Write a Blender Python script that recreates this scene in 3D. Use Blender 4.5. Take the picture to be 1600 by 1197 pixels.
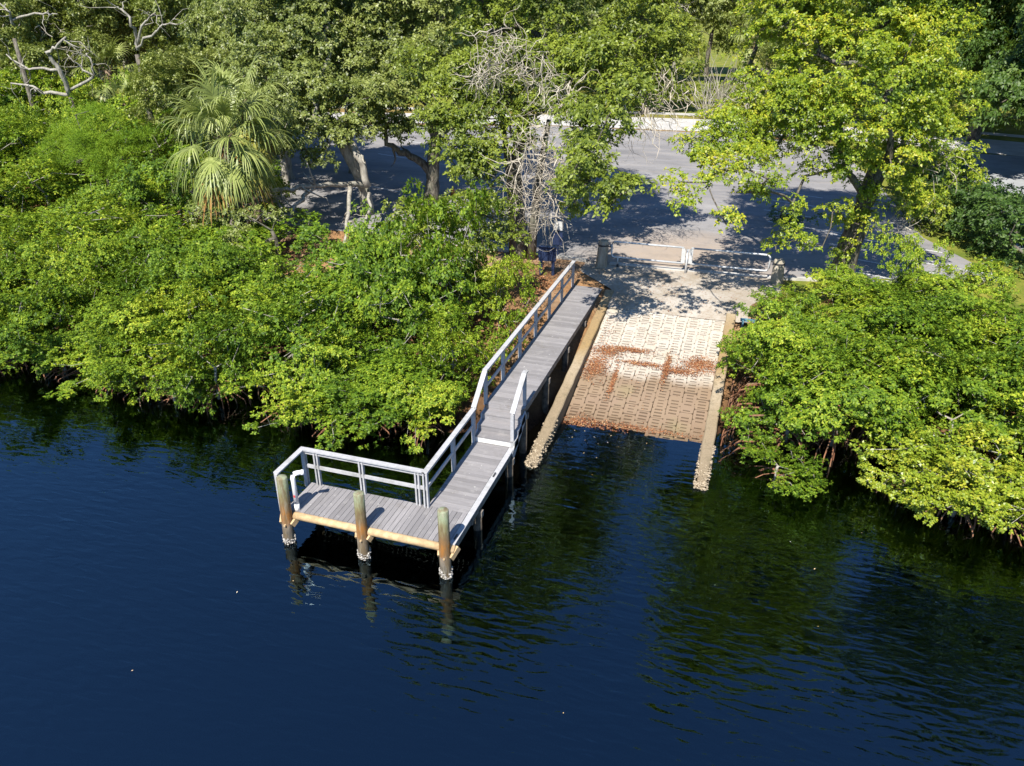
import bpy, math, random
import numpy as np
from mathutils import Vector

scene = bpy.context.scene
C = scene.collection
for o in list(bpy.data.objects):
    bpy.data.objects.remove(o, do_unlink=True)
rng = np.random.default_rng(7)
random.seed(7)

# ------------------------------------------------------------------ camera
CAM = np.array([7.26, -15.103, 12.955]); PITCH = .47052; YAW = -.31568; FPX = 1210.1
cd = bpy.data.cameras.new('camera'); cam = bpy.data.objects.new('camera', cd); C.objects.link(cam)
cam.location = CAM
_d = Vector((math.sin(YAW)*math.cos(PITCH), math.cos(YAW)*math.cos(PITCH), -math.sin(PITCH)))
cam.rotation_euler = _d.to_track_quat('-Z', 'Y').to_euler()
cd.sensor_fit = 'HORIZONTAL'; cd.sensor_width = 36; cd.lens = FPX/1600*36
cd.clip_start = .1; cd.clip_end = 5000
scene.camera = cam

# ------------------------------------------------------------------ sky, sun, exposure
SUN_EL = math.radians(52)
w = bpy.data.worlds.new('World'); scene.world = w; w.use_nodes = True
nt = w.node_tree; nt.nodes.clear()
sky = nt.nodes.new('ShaderNodeTexSky'); sky.sky_type = 'NISHITA'; sky.sun_disc = False
sky.sun_elevation = SUN_EL; sky.sun_rotation = math.radians(180)
sky.air_density = 1.0; sky.dust_density = .05; sky.ozone_density = 10
bg = nt.nodes.new('ShaderNodeBackground'); bg.inputs['Strength'].default_value = .1
wo = nt.nodes.new('ShaderNodeOutputWorld')
nt.links.new(sky.outputs[0], bg.inputs[0]); nt.links.new(bg.outputs[0], wo.inputs[0])
sd = bpy.data.lights.new('sun', 'SUN'); sun = bpy.data.objects.new('sun', sd); C.objects.link(sun)
sd.energy = 5; sd.angle = math.radians(.53); sd.color = (1, .95, .86)
_l = Vector((.04, math.cos(SUN_EL), -math.sin(SUN_EL)))
sun.rotation_euler = _l.to_track_quat('-Z', 'Y').to_euler(); sun.location = (0, -40, 50)
scene.view_settings.view_transform = 'Standard'; scene.view_settings.look = 'None'
scene.view_settings.exposure = .86; scene.view_settings.gamma = 1
scene.render.engine = 'CYCLES'
scene.cycles.use_denoising = True
scene.cycles.max_bounces = 8; scene.cycles.transparent_max_bounces = 12
scene.cycles.diffuse_bounces = 3; scene.cycles.glossy_bounces = 3
scene.cycles.caustics_reflective = False; scene.cycles.caustics_refractive = False

_r = np.array([math.cos(YAW), -math.sin(YAW), 0]); _dd = np.array(_d); _u = np.cross(_r, _dd)
def at(px, py, Y):
    """world point on the vertical plane y=Y seen in that direction"""
    v = _dd + _r*(px-800)/FPX - _u*(py-598.5)/FPX
    return CAM + v*(Y-CAM[1])/v[1]
def onz(px, py, z):
    v = _dd + _r*(px-800)/FPX - _u*(py-598.5)/FPX
    return CAM + v*(z-CAM[2])/v[2]

# ------------------------------------------------------------------ material helpers
class NT:
    def __init__(s, name):
        s.m = bpy.data.materials.new(name); s.m.use_nodes = True
        s.t = s.m.node_tree; s.t.nodes.clear()
        s.out = s.n('ShaderNodeOutputMaterial')
    def n(s, typ, **kw):
        x = s.t.nodes.new(typ)
        for k, v in kw.items(): setattr(x, k, v)
        return x
    def l(s, a, b): s.t.links.new(a, b)
    def setin(s, node, key, v):
        if hasattr(v, 'is_output') or isinstance(v, bpy.types.NodeSocket): s.l(v, node.inputs[key])
        else: node.inputs[key].default_value = v
    def noise(s, scale, detail=3, rough=.55, vec=None, dist=0):
        x = s.n('ShaderNodeTexNoise'); x.inputs['Scale'].default_value = scale
        x.inputs['Detail'].default_value = detail; x.inputs['Roughness'].default_value = rough
        x.inputs['Distortion'].default_value = dist
        if vec is not None: s.l(vec, x.inputs['Vector'])
        return x.outputs['Fac']
    def pos(s): return s.n('ShaderNodeNewGeometry').outputs['Position']
    def objc(s): return s.n('ShaderNodeTexCoord').outputs['Object']
    def mapping(s, vec, scale=(1,1,1), rot=(0,0,0), loc=(0,0,0)):
        x = s.n('ShaderNodeMapping'); s.l(vec, x.inputs[0])
        x.inputs['Scale'].default_value = scale; x.inputs['Rotation'].default_value = rot; x.inputs['Location'].default_value = loc
        return x.outputs[0]
    def ramp(s, fac, stops, interp='LINEAR'):
        x = s.n('ShaderNodeValToRGB'); e = x.color_ramp.elements; x.color_ramp.interpolation = interp
        while len(e) < len(stops): e.new(.5)
        for i, (p, c) in enumerate(stops):
            e[i].position = p; e[i].color = (*c, 1) if len(c) == 3 else c
        s.l(fac, x.inputs[0]); return x.outputs[0]
    def mix(s, fac, a, b, blend='MIX'):
        x = s.n('ShaderNodeMix', data_type='RGBA', blend_type=blend)
        for k, v in ((0, fac), (6, a), (7, b)):
            if isinstance(v, bpy.types.NodeSocket): s.l(v, x.inputs[k])
            elif k == 0: x.inputs[0].default_value = v
            else: x.inputs[k].default_value = (*v, 1)
        return x.outputs[2]
    def math(s, op, a, b=0., c=None):
        x = s.n('ShaderNodeMath', operation=op)
        for i, v in enumerate((a, b) if c is None else (a, b, c)):
            if isinstance(v, bpy.types.NodeSocket): s.l(v, x.inputs[i])
            else: x.inputs[i].default_value = v
        return x.outputs[0]
    def mapr(s, v, a, b, c=0., d=1.):
        x = s.n('ShaderNodeMapRange'); s.l(v, x.inputs[0])
        for i, q in enumerate((a, b, c, d)): x.inputs[i+1].default_value = q
        return x.outputs[0]
    def sep(s, vec):
        x = s.n('ShaderNodeSeparateXYZ'); s.l(vec, x.inputs[0]); return x.outputs
    def bump(s, h, dist=.01, strength=1.):
        x = s.n('ShaderNodeBump'); s.l(h, x.inputs['Height']); x.inputs['Distance'].default_value = dist
        x.inputs['Strength'].default_value = strength; return x.outputs[0]
    def bsdf(s, col, rough=.8, normal=None, spec=.3, metal=0.):
        b = s.n('ShaderNodeBsdfPrincipled')
        if isinstance(col, bpy.types.NodeSocket): s.l(col, b.inputs['Base Color'])
        else: b.inputs['Base Color'].default_value = (*col, 1)
        if isinstance(rough, bpy.types.NodeSocket): s.l(rough, b.inputs['Roughness'])
        else: b.inputs['Roughness'].default_value = rough
        b.inputs['Specular IOR Level'].default_value = spec; b.inputs['Metallic'].default_value = metal
        if normal is not None: s.l(normal, b.inputs['Normal'])
        return b.outputs[0]
    def done(s, sh):
        s.l(sh, s.out.inputs['Surface']); return s.m

def mat_leaf(name, stops, trans=.3, rough=.45, spec=.4, tint=(1, 1, 1)):
    t = NT(name)
    g = t.n('ShaderNodeNewGeometry'); oi = t.n('ShaderNodeObjectInfo')
    isl = g.outputs['Random Per Island']
    big = t.noise(.55, 2, .6, g.outputs['Position'])
    f = t.math('ADD', t.math('MULTIPLY', isl, .62), t.math('MULTIPLY', t.math('ADD', big, -.5), 1.1))
    f = t.math('ADD', f, t.math('MULTIPLY_ADD', oi.outputs['Random'], .36, .0))
    col = t.ramp(f, stops)
    b = t.bsdf(col, rough, spec=spec)
    tr = t.n('ShaderNodeBsdfTranslucent')
    t.l(t.mix(.5, col, (.26, .34, .02)), tr.inputs[0])
    mx = t.n('ShaderNodeMixShader'); mx.inputs[0].default_value = trans
    t.l(b, mx.inputs[1]); t.l(tr.outputs[0], mx.inputs[2])
    return t.done(mx.outputs[0])

def mat_bark(name, c1, c2, scale=6):
    t = NT(name); p = t.pos()
    n1 = t.noise(scale, 5, .65, t.mapping(p, (1, 1, .35)))
    n2 = t.noise(1.3, 3, .6, p)
    col = t.mix(t.mapr(n1, .35, .65), c1, c2)
    col = t.mix(t.mapr(n2, .5, .75, 0, .55), col, (.2, .21, .15))
    return t.done(t.bsdf(col, .9, t.bump(n1, .04), .15))

def mat_plain(name, col, rough=.6, var=.12, scale=5, bump=.004, metal=0., spec=.3):
    t = NT(name); n1 = t.noise(scale, 4, .6, t.objc())
    lo = tuple(max(0, c*(1-var*1.6)) for c in col); hi = tuple(min(1, c*(1+var)) for c in col)
    c = t.mix(t.mapr(n1, .3, .7), lo, hi)
    return t.done(t.bsdf(c, rough, t.bump(n1, bump), spec, metal))

MAT = {}
# leaves (dark .. light)
MAT['mangrove'] = mat_leaf('mangrove_leaf', [(0, (.04, .09, .011)), (.4, (.125, .215, .016)), (.75, (.26, .35, .024)), (1, (.46, .49, .045))], .3, .5, .22)
MAT['yellow_mangrove'] = mat_leaf('mangrove_leaf_yellowing', [(0, (.07, .125, .012)), (.4, (.195, .275, .019)), (.75, (.33, .39, .028)), (1, (.48, .47, .045))], .3, .4, .5)
MAT['oak'] = mat_leaf('oak_leaf', [(0, (.06, .085, .018)), (.4, (.17, .21, .042)), (.75, (.275, .31, .075)), (1, (.38, .41, .13))], .3, .45, .5)
MAT['oak_light'] = mat_leaf('oak_leaf_light', [(0, (.07, .105, .012)), (.4, (.185, .235, .024)), (.75, (.29, .34, .04)), (1, (.41, .43, .07))], .3, .45, .4)
MAT['yellow'] = mat_leaf('yellow_green_leaf', [(0, (.06, .115, .01)), (.4, (.17, .25, .015)), (.75, (.32, .385, .024)), (1, (.54, .49, .04))], .34, .42, .4)
MAT['feather'] = mat_leaf('feathery_leaf', [(0, (.07, .14, .01)), (.5, (.16, .27, .014)), (1, (.26, .36, .025))], .3, .6, .2)
MAT['hedge'] = mat_leaf('hedge_leaf', [(0, (.025, .06, .01)), (.5, (.06, .12, .016)), (1, (.13, .2, .03))], .25, .5, .4)
MAT['frond'] = mat_leaf('palm_frond_green', [(0, (.12, .15, .04)), (.5, (.27, .32, .08)), (1, (.43, .46, .17))], .25, .42, .4)
MAT['frond_yellow'] = mat_leaf('palm_frond_yellowing', [(0, (.2, .2, .035)), (.5, (.36, .36, .07)), (1, (.5, .45, .14))], .25, .5, .3)
MAT['frond_dead'] = mat_leaf('palm_frond_dead', [(0, (.16, .08, .025)), (.5, (.3, .16, .05)), (1, (.42, .27, .11))], .2, .7, .1)
MAT['bark'] = mat_bark('oak_bark', (.04, .034, .027), (.2, .175, .14), 9)
MAT['bark_pale'] = mat_bark('pale_bark', (.2, .18, .15), (.42, .39, .33))
MAT['twig'] = mat_bark('dry_twig', (.33, .28, .215), (.55, .49, .4), 3)
MAT['root'] = mat_bark('mangrove_root', (.13, .055, .03), (.3, .15, .085))
MAT['boot'] = mat_bark('palm_trunk', (.12, .08, .05), (.3, .22, .15), 9)

def mat_plank():
    t = NT('grey_deck_board'); oi = t.n('ShaderNodeObjectInfo')
    p = t.objc()
    vec = t.n('ShaderNodeVectorMath', operation='ADD'); t.l(p, vec.inputs[0])
    cb = t.n('ShaderNodeCombineXYZ'); t.l(t.math('MULTIPLY', oi.outputs['Random'], 40.), cb.inputs[0]); t.l(cb.outputs[0], vec.inputs[1])
    gr = t.noise(1., 5, .65, t.mapping(vec.outputs[0], (2.2, 45, 45)))
    bl = t.noise(2.2, 3, .6, vec.outputs[0])
    c = t.ramp(oi.outputs['Random'], [(0, (.205, .195, .197)), (.5, (.26, .247, .249)), (1, (.32, .303, .303))])
    c = t.mix(t.mapr(gr, .3, .72, 0, .6), c, (.14, .13, .128))
    c = t.mix(t.mapr(bl, .55, .75, 0, .45), c, (.40, .38, .36))
    pw = t.pos(); st = t.noise(1.4, 5, .7, pw); c = t.mix(t.mapr(st, .55, .7, 0, .5), c, (.15, .135, .12)); dp = t.noise(11, 2, .5, pw); c = t.mix(t.mapr(dp, .72, .76, 0, .8), c, (.5, .49, .46))
    return t.done(t.bsdf(c, .75, t.bump(gr, .003), .25))
MAT['plank'] = mat_plank()
def mat_rail():
    t = NT('pale_rail_wood'); p = t.pos()
    n1 = t.noise(14, 4, .6, p); n2 = t.noise(1.7, 3, .6, p)
    c = t.mix(t.mapr(n1, .3, .7), (.34, .335, .34), (.45, .445, .45))
    c = t.mix(t.mapr(n2, .52, .68, 0, .65), c, (.24, .235, .215))
    return t.done(t.bsdf(c, .7, t.bump(n1, .002), .25))
MAT['rail'] = mat_rail()
MAT['riser'] = mat_plain('white_riser_board', (.62, .6, .57), .7, .07, 9)
MAT['beam'] = mat_plain('tan_timber', (.50, .35, .19), .7, .2, 7)
MAT['darkbeam'] = mat_plain('weathered_timber', (.22, .19, .16), .85, .3, 6)
MAT['pvc'] = mat_plain('white_pvc', (.8, .8, .8), .35, .04, 3, .0005, 0, .5)
MAT['mark'] = mat_plain('red_print', (.55, .06, .07), .6, .05)
MAT['markdark'] = mat_plain('dark_print', (.05, .06, .1), .6, .05)
MAT['galv'] = mat_plain('galvanised_pipe', (.58, .59, .6), .45, .14, 6, .001, .25, .5)
MAT['gatewhite'] = mat_plain('white_gate_panel', (.5, .5, .49), .5, .08, 6, .001)
MAT['darkmetal'] = mat_plain('dark_metal', (.05, .05, .055), .6, .2, 6)
MAT['blue'] = mat_plain('blue_paint', (.10, .22, .29), .55, .12, 9)
MAT['navy'] = mat_plain('dark_blue_paint', (.018, .03, .075), .5, .2, 6)
MAT['orange'] = mat_plain('faded_orange_plastic', (.55, .2, .07), .6, .15, 6)

def mat_pile():
    t = NT('green_stained_pile'); p = t.pos(); z = t.sep(p)[2]
    n1 = t.noise(7, 5, .65, t.mapping(p, (1, 1, .25))); n2 = t.noise(4, 3, .6, p)
    zz = t.math('ADD', z, t.math('MULTIPLY', t.math('ADD', n2, -.5), .45))
    col = t.ramp(t.mapr(zz, 0, 2.1), [(0, (.08, .065, .05)), (.16, (.13, .11, .085)), (.26, (.22, .18, .14)), (.33, (.29, .13, .04)), (.45, (.32, .14, .035)), (.58, (.2, .125, .06)), (.7, (.22, .19, .09)), (.85, (.25, .29, .175)), (1, (.24, .26, .17))])
    col = t.mix(t.mapr(n1, .4, .56, .8, 0), col, (.15, .105, .055)); n5 = t.noise(16, 4, .7, t.mapping(p, (1, 1, .12))); col = t.mix(t.mapr(n5, .5, .68, 0, .6), col, (.33, .3, .22))
    return t.done(t.bsdf(col, .85, t.bump(n1, .02), .2))
MAT['pile'] = mat_pile()
MAT['darkpile'] = mat_plain('dark_pile', (.09, .07, .05), .85, .4, 6)  # darker brown for the piles beneath the walkway
MAT['shell'] = mat_plain('oyster_shell', (.42, .39, .35), .85, .7, 30, .006)
MAT['shell_tan'] = mat_plain('tan_oyster_shell', (.36, .29, .2), .9, .6, 30, .006)
MAT['bollard'] = mat_bark('weathered_pile', (.27, .225, .17), (.44, .39, .31), 5)

def mat_kerb():
    t = NT('stained_concrete'); p = t.pos(); z = t.sep(p)[2]
    n1 = t.noise(1.6, 4, .6, p); n2 = t.noise(22, 4, .6, p)
    zz = t.math('ADD', z, t.math('MULTIPLY', t.math('ADD', n1, -.5), .35))
    c = t.ramp(t.mapr(zz, -.6, 1.8), [(0, (.10, .055, .025)), (.24, (.17, .12, .07)), (.32, (.24, .19, .125)), (.52, (.27, .21, .135)), (.62, (.37, .30, .21)), (.72, (.30, .205, .095)), (.86, (.29, .20, .10)), (1, (.36, .29, .19))])
    c = t.mix(t.mapr(n2, .45, .7, 0, .5), c, (.15, .11, .07)); n6 = t.noise(5, 4, .7, p); c = t.mix(t.mapr(n6, .52, .7, 0, .5), c, (.12, .1, .06))
    return t.done(t.bsdf(c, .9, t.bump(n2, .006), .2))
MAT['kerb'] = mat_kerb()
def mat_paver(name, bed=False):
    t = NT(name); p = t.pos(); s = t.sep(p); z = s[2]
    oi = t.n('ShaderNodeObjectInfo')
    n1 = t.noise(1.1, 4, .65, p); n2 = t.noise(16, 4, .6, p); n3 = t.noise(.6, 2, .5, p)
    zz = t.math('ADD', z, t.math('MULTIPLY', t.math('ADD', n1, -.5), .16))
    if bed:
        c = t.ramp(t.mapr(zz, -.4, 1.7), [(0, (.05, .03, .015)), (.19, (.07, .045, .026)), (.44, (.035, .022, .014)), (.52, (.15, .12, .085)), (.75, (.42, .37, .29)), (1, (.5, .44, .35))])
    else:
        c = t.ramp(t.mapr(zz, -.4, 1.7), [(0, (.1, .055, .03)), (.19, (.13, .08, .048)), (.25, (.21, .145, .098)), (.32, (.24, .17, .118)), (.455, (.22, .155, .105)), (.505, (.43, .385, .325)), (1, (.49, .455, .40))])
        c = t.mix(t.math('MULTIPLY', oi.outputs['Random'], .22), c, (.3, .22, .13))
    c = t.mix(t.mapr(n2, .48, .75, 0, .45), c, (.25, .19, .12))
    c = t.mix(t.mapr(n3, .6, .75, 0, .3), c, (.2, .2, .08))
    return t.done(t.bsdf(c, .9, t.bump(n2, .01), .2))
MAT['paver'] = mat_paver('ramp_block'); MAT['bed'] = mat_paver('ramp_bed', True)

def mat_apron():
    t = NT('sandy_concrete'); p = t.pos()
    n1 = t.noise(.7, 5, .65, p); n2 = t.noise(9, 5, .7, p); n3 = t.noise(60, 2, .5, p)
    c = t.mix(t.mapr(n1, .4, .62), (.42, .385, .34), (.3, .255, .2))
    c = t.mix(t.mapr(n2, .5, .68, 0, .8), c, (.24, .175, .115))
    c = t.mix(t.mapr(n3, .55, .8, 0, .4), c, (.2, .15, .1))
    return t.done(t.bsdf(c, .95, t.bump(n2, .01), .15))
MAT['apron'] = mat_apron()
def mat_asphalt():
    t = NT('worn_asphalt'); p = t.pos()
    n1 = t.noise(.18, 4, .6, t.mapping(p, (1, 2.4, 1), (0, 0, .3))); n2 = t.noise(45, 3, .6, p); n3 = t.noise(.9, 5, .7, p)
    c = t.mix(t.mapr(n1, .3, .7), (.15, .145, .148), (.29, .28, .28))
    c = t.mix(t.mapr(n3, .55, .72, 0, .5), c, (.11, .105, .105))
    c = t.mix(t.mapr(n2, .4, .7, 0, .4), c, (.27, .26, .25)); n7 = t.noise(2.6, 4, .7, t.mapping(p, (1, 3, 1), (0, 0, .33))); c = t.mix(t.mapr(n7, .58, .72, 0, .6), c, (.07, .068, .07)); n8 = t.noise(.5, 4, .75, t.mapping(p, (.5, 3.5, 1), (0, 0, .35))); c = t.mix(t.mapr(n8, .5, .68, 0, .55), c, (.30, .27, .24))
    y = t.sep(p)
    # wind-blown sand over the mouth of the ramp
    dx = t.math('MULTIPLY', t.math('ADD', y[0], -4.), .22); dy = t.math('MULTIPLY', t.math('ADD', y[1], -20.5), .2)
    r = t.math('ADD', t.math('MULTIPLY', dx, dx), t.math('MULTIPLY', dy, dy))
    sand = t.mapr(t.math('ADD', r, t.math('MULTIPLY', n3, 1.6)), .8, 2.1, .6, 0)
    c = t.mix(sand, c, (.42, .32, .23))
    return t.done(t.bsdf(c, .9, t.bump(n2, .008), .25))
MAT['asphalt'] = mat_asphalt()
MAT['paint'] = mat_plain('worn_white_paint', (.6, .6, .58), .7, .2, 4)
MAT['concrete'] = mat_plain('pale_concrete', (.46, .445, .42), .9, .12, .8)
MAT['street'] = mat_plain('bluish_street', (.3, .31, .32), .9, .12, .8)
MAT['kerbstone'] = mat_plain('kerb_concrete', (.45, .43, .39), .9, .15, 3)

def mat_ground():
    t = NT('leaf_littered_ground'); p = t.pos()
    at_ = t.n('ShaderNodeAttribute', attribute_name='mask'); s = t.sep(at_.outputs['Color'])
    n1 = t.noise(.8, 5, .65, p); n2 = t.noise(14, 5, .7, p); n3 = t.noise(.35, 3, .6, p); n4 = t.noise(40, 3, .6, p)
    dirt = t.mix(t.mapr(n1, .38, .62), (.18, .10, .05), (.36, .2, .09))
    dirt = t.mix(t.mapr(n2, .45, .7, 0, .7), dirt, (.07, .05, .032))
    dirt = t.mix(t.mapr(n3, .5, .7, 0, .6), dirt, (.34, .26, .18))
    grass = t.mix(t.mapr(n1, .35, .65), (.10, .14, .018), (.26, .24, .04))
    grass = t.mix(t.mapr(n4, .45, .7, 0, .5), grass, (.06, .09, .015))
    mud = t.mix(t.mapr(n2, .4, .7), (.03, .016, .009), (.08, .038, .018))
    c = t.mix(s[0], dirt, grass); c = t.mix(s[1], c, mud)
    return t.done(t.bsdf(c, .95, t.bump(n2, .03), .15))
MAT['ground'] = mat_ground()
def mat_litter(name, stops):
    t = NT(name); g = t.n('ShaderNodeNewGeometry')
    return t.done(t.bsdf(t.ramp(g.outputs['Random Per Island'], stops), .8, None, .2))
MAT['litter'] = mat_litter('dry_leaf', [(0, (.13, .045, .02)), (.5, (.30, .115, .05)), (.85, (.42, .2, .09)), (1, (.5, .36, .2))])
MAT['pale_litter'] = mat_litter('floating_leaf', [(0, (.6, .5, .35)), (.6, (.7, .4, .1)), (1, (.75, .72, .65))])

def mat_water():
    t = NT('tannin_water'); p = t.pos()
    a = t.mapping(p, (1, 3.2, 1), (0, 0, -.62))
    n1 = t.noise(.7, 1, .4, a, .5); n2 = t.noise(1.7, 1, .4, a, .5); n3 = t.noise(.25, 2, .5, p)
    s = t.sep(p)
    calm = t.mapr(s[1], 2., 7.5, 1., .25)
    h = t.math('ADD', t.math('MULTIPLY', n1, .55), t.math('MULTIPLY', n2, 1.))
    h = t.math('MULTIPLY', h, t.math('MULTIPLY', calm, t.mapr(n3, .35, .65, .55, 1.2)))
    nm = t.bump(h, .016)
    fr = t.n('ShaderNodeFresnel'); fr.inputs['IOR'].default_value = 2.2; t.l(nm, fr.inputs['Normal'])
    gl = t.n('ShaderNodeBsdfGlossy'); gl.inputs['Roughness'].default_value = .004; t.l(nm, gl.inputs['Normal']); gl.inputs['Color'].default_value = (.6, .86, 1, 1)
    tr = t.n('ShaderNodeBsdfTransparent'); tr.inputs[0].default_value = (.96, .96, .96, 1)
    mx = t.n('ShaderNodeMixShader'); t.l(fr.outputs[0], mx.inputs[0]); t.l(tr.outputs[0], mx.inputs[1]); t.l(gl.outputs[0], mx.inputs[2])
    ab = t.n('ShaderNodeVolumeAbsorption'); ab.inputs['Color'].default_value = (.6, .38, .16, 1); ab.inputs['Density'].default_value = 4.5
    t.l(ab.outputs[0], t.out.inputs['Volume'])
    return t.done(mx.outputs[0])
MAT['water'] = mat_water()

# ------------------------------------------------------------------ mesh helpers
class MB:
    def __init__(s): s.v = []; s.f = []
    def box(s, c, size, rz=0., M=None):
        hx, hy, hz = size[0]/2, size[1]/2, size[2]/2; k = len(s.v); ca, sa = math.cos(rz), math.sin(rz)
        for dz in (-hz, hz):
            for dx, dy in ((-hx, -hy), (hx, -hy), (hx, hy), (-hx, hy)):
                s.v.append((c[0]+dx*ca-dy*sa, c[1]+dx*sa+dy*ca, c[2]+dz))
        s.f += [(k+3, k+2, k+1, k), (k+4, k+5, k+6, k+7)] + [(k+i, k+(i+1) % 4, k+4+(i+1) % 4, k+4+i) for i in range(4)]
        return s
    def beam(s, a, b, w, h, up=(0, 0, 1)):
        a = np.array(a, float); b = np.array(b, float); d = b-a; d /= np.linalg.norm(d)
        u = np.array(up, float); r = np.cross(d, u); r /= np.linalg.norm(r); u = np.cross(r, d); k = len(s.v)
        for p in (a, b):
            for i, j in ((-1, -1), (1, -1), (1, 1), (-1, 1)): s.v.append(tuple(p + r*i*w/2 + u*j*h/2))
        s.f += [(k+3, k+2, k+1, k), (k+4, k+5, k+6, k+7)] + [(k+i, k+(i+1) % 4, k+4+(i+1) % 4, k+4+i) for i in range(4)]
        return s
    def tube(s, pts, rad, n=6, cap=True):
        pts = [np.array(p, float) for p in pts]; m = len(pts)
        if not hasattr(rad, '__len__'): rad = [rad]*m
        ref = np.array([.31, .17, .93]); k0 = len(s.v)
        for i in range(m):
            d = pts[min(i+1, m-1)] - pts[max(i-1, 0)]; d = d/(np.linalg.norm(d)+1e-9)
            r = np.cross(d, ref if abs(d @ ref) < .95 else np.array([1., 0, 0])); r /= np.linalg.norm(r); u = np.cross(d, r)
            for j in range(n):
                a = 2*math.pi*j/n; s.v.append(tuple(pts[i] + (r*math.cos(a)+u*math.sin(a))*rad[i]))
        for i in range(m-1):
            for j in range(n):
                a = k0+i*n+j; b = k0+i*n+(j+1) % n
                s.f.append((a, b, b+n, a+n))
        if cap:
            s.f.append(tuple(k0+j for j in range(n))[::-1]); s.f.append(tuple(k0+(m-1)*n+j for j in range(n)))
        return s
    def lump(s, c, r, sq=1., seed=None):
        k = len(s.v); rr = random
        dirs = [(0, 0, 1), (1, 0, 0), (0, 1, 0), (-1, 0, 0), (0, -1, 0), (0, 0, -1)]
        ang = rr.random()*6
        for d in dirs:
            q = r*(.6+.7*rr.random()); x, y = d[0]*math.cos(ang)-d[1]*math.sin(ang), d[0]*math.sin(ang)+d[1]*math.cos(ang)
            s.v.append((c[0]+x*q, c[1]+y*q, c[2]+d[2]*q*sq))
        s.f += [(k, k+1, k+2), (k, k+2, k+3), (k, k+3, k+4), (k, k+4, k+1), (k+5, k+2, k+1), (k+5, k+3, k+2), (k+5, k+4, k+3), (k+5, k+1, k+4)]
        return s
    def mesh(s, name, mat=None, smooth=False):
        me = bpy.data.meshes.new(name); me.from_pydata(s.v, [], s.f); me.update()
        if mat: me.materials.append(MAT[mat] if isinstance(mat, str) else mat)
        if smooth: me.polygons.foreach_set('use_smooth', [True]*len(me.polygons))
        return me
    def build(s, name, mat, parent=None, smooth=False):
        return link(name, s.mesh(name, mat, smooth), parent)
def link(name, me, parent=None, loc=None):
    o = bpy.data.objects.new(name, me); C.objects.link(o)
    if parent is not None: o.parent = parent
    if loc is not None: o.location = loc
    return o
def tag(o, label, cat, group=None):
    o['label'] = label; o['category'] = cat
    if group: o['group'] = group
    return o
def struct(o): o['kind'] = 'structure'; return o
def stuff(o): o['kind'] = 'stuff'; return o
def empty(name, loc=(0, 0, 0), rz=0.):
    o = bpy.data.objects.new(name, None); C.objects.link(o); o.location = loc; o.rotation_euler = (0, 0, rz); o.empty_display_size = .3
    return o
def np_mesh(name, V, F, mat, smooth=False):
    """V (n,3), F (m,k) all faces with k corners"""
    me = bpy.data.meshes.new(name); V = np.ascontiguousarray(V, np.float32); F = np.ascontiguousarray(F, np.int32); k = F.shape[1]
    me.vertices.add(len(V)); me.vertices.foreach_set('co', V.ravel())
    me.loops.add(F.size); me.loops.foreach_set('vertex_index', F.ravel())
    me.polygons.add(len(F)); me.polygons.foreach_set('loop_start', np.arange(0, F.size, k, dtype=np.int32))
    me.polygons.foreach_set('loop_total', np.full(len(F), k, np.int32))
    if smooth: me.polygons.foreach_set('use_smooth', np.ones(len(F), bool))
    me.update(calc_edges=True); me.materials.append(MAT[mat]); return me
def unit(a): return a/(np.linalg.norm(a, axis=-1, keepdims=True)+1e-9)
def rdir(n, r=rng): return unit(r.normal(size=(n, 3)))

# ------------------------------------------------------------------ terrain
LAND = 1.66
def ramp_z(y): return (y-7.0)*.21
def shore(x):
    s = 5.6 + .35*math.sin(x*.7) + .25*math.sin(x*1.9+1)
    if x > 6.9: s += 2.3 + (.4*math.sin(x*1.1))
    return s
def ground_z(x, y):
    d = y - shore(x)
    if d < 0: z = max(-1.75, d*.42)
    elif d < 1.5: z = d*.24
    else:
        z = .36 + (d-1.5)*.04
        y0 = 11.3 if x < 1.3 else 11.6
        if x < -15.5: y0 = 15
        if -2.2 < x < 1.35: y0 = 9.5
        t = min(1, max(0, (y-y0)/3.6)); t = t*t*(3-2*t)
        z = z*(1-t) + LAND*t
    rz = min(ramp_z(y)-.11, LAND-.12 if y < 19 else LAND)
    e = .35
    if 1.35-e < x < 6.85+e:
        f = min(1, (x-1.35+e)/e, (6.85+e-x)/e)
        if y < 19.2: z = z*(1-f) + max(rz, -1.75)*f
    return z
xs = np.concatenate([[-1500, -700, -300, -150, -90], np.arange(-60, -26, 2.), np.arange(-26, -3, .8), np.arange(-3, 9.2, .22), np.arange(9.5, 24, .8), [26, 30, 40, 60, 100, 200, 400, 800, 1500]])
ys = np.concatenate([[-1500, -600, -250, -100, -50, -25, -12, -6], np.arange(-3, 20.4, .35), [21, 23, 26, 30, 40, 55, 70, 90, 130, 200, 400, 900, 2500]])
V = np.array([(x, y, ground_z(x, y)) for y in ys for x in xs]); nx = len(xs)
ii, jj = np.meshgrid(np.arange(len(ys)-1), np.arange(nx-1), indexing='ij'); a = (ii*nx+jj).ravel()
F = np.stack([a, a+1, a+nx+1, a+nx], 1)
me = np_mesh('ground', V, F, 'ground', True)
col = np.zeros((len(V), 4), np.float32); col[:, 3] = 1
X, Y, Z = V.T
col[:, 0] = np.where((X > 8.6) & (Y > 14.5) | (Y > 56) | (X > 20), 1, 0)
col[:, 1] = np.clip((.55-Z)/.4, 0, 1)
ca = me.color_attributes.new('mask', 'FLOAT_COLOR', 'POINT'); ca.data.foreach_set('color', col.ravel())
struct(link('ground', me))

# water body
mb = MB(); mb.box((0, -245, -1.1), (1600, 515, 2.2))
struct(mb.build('water', 'water'))

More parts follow.
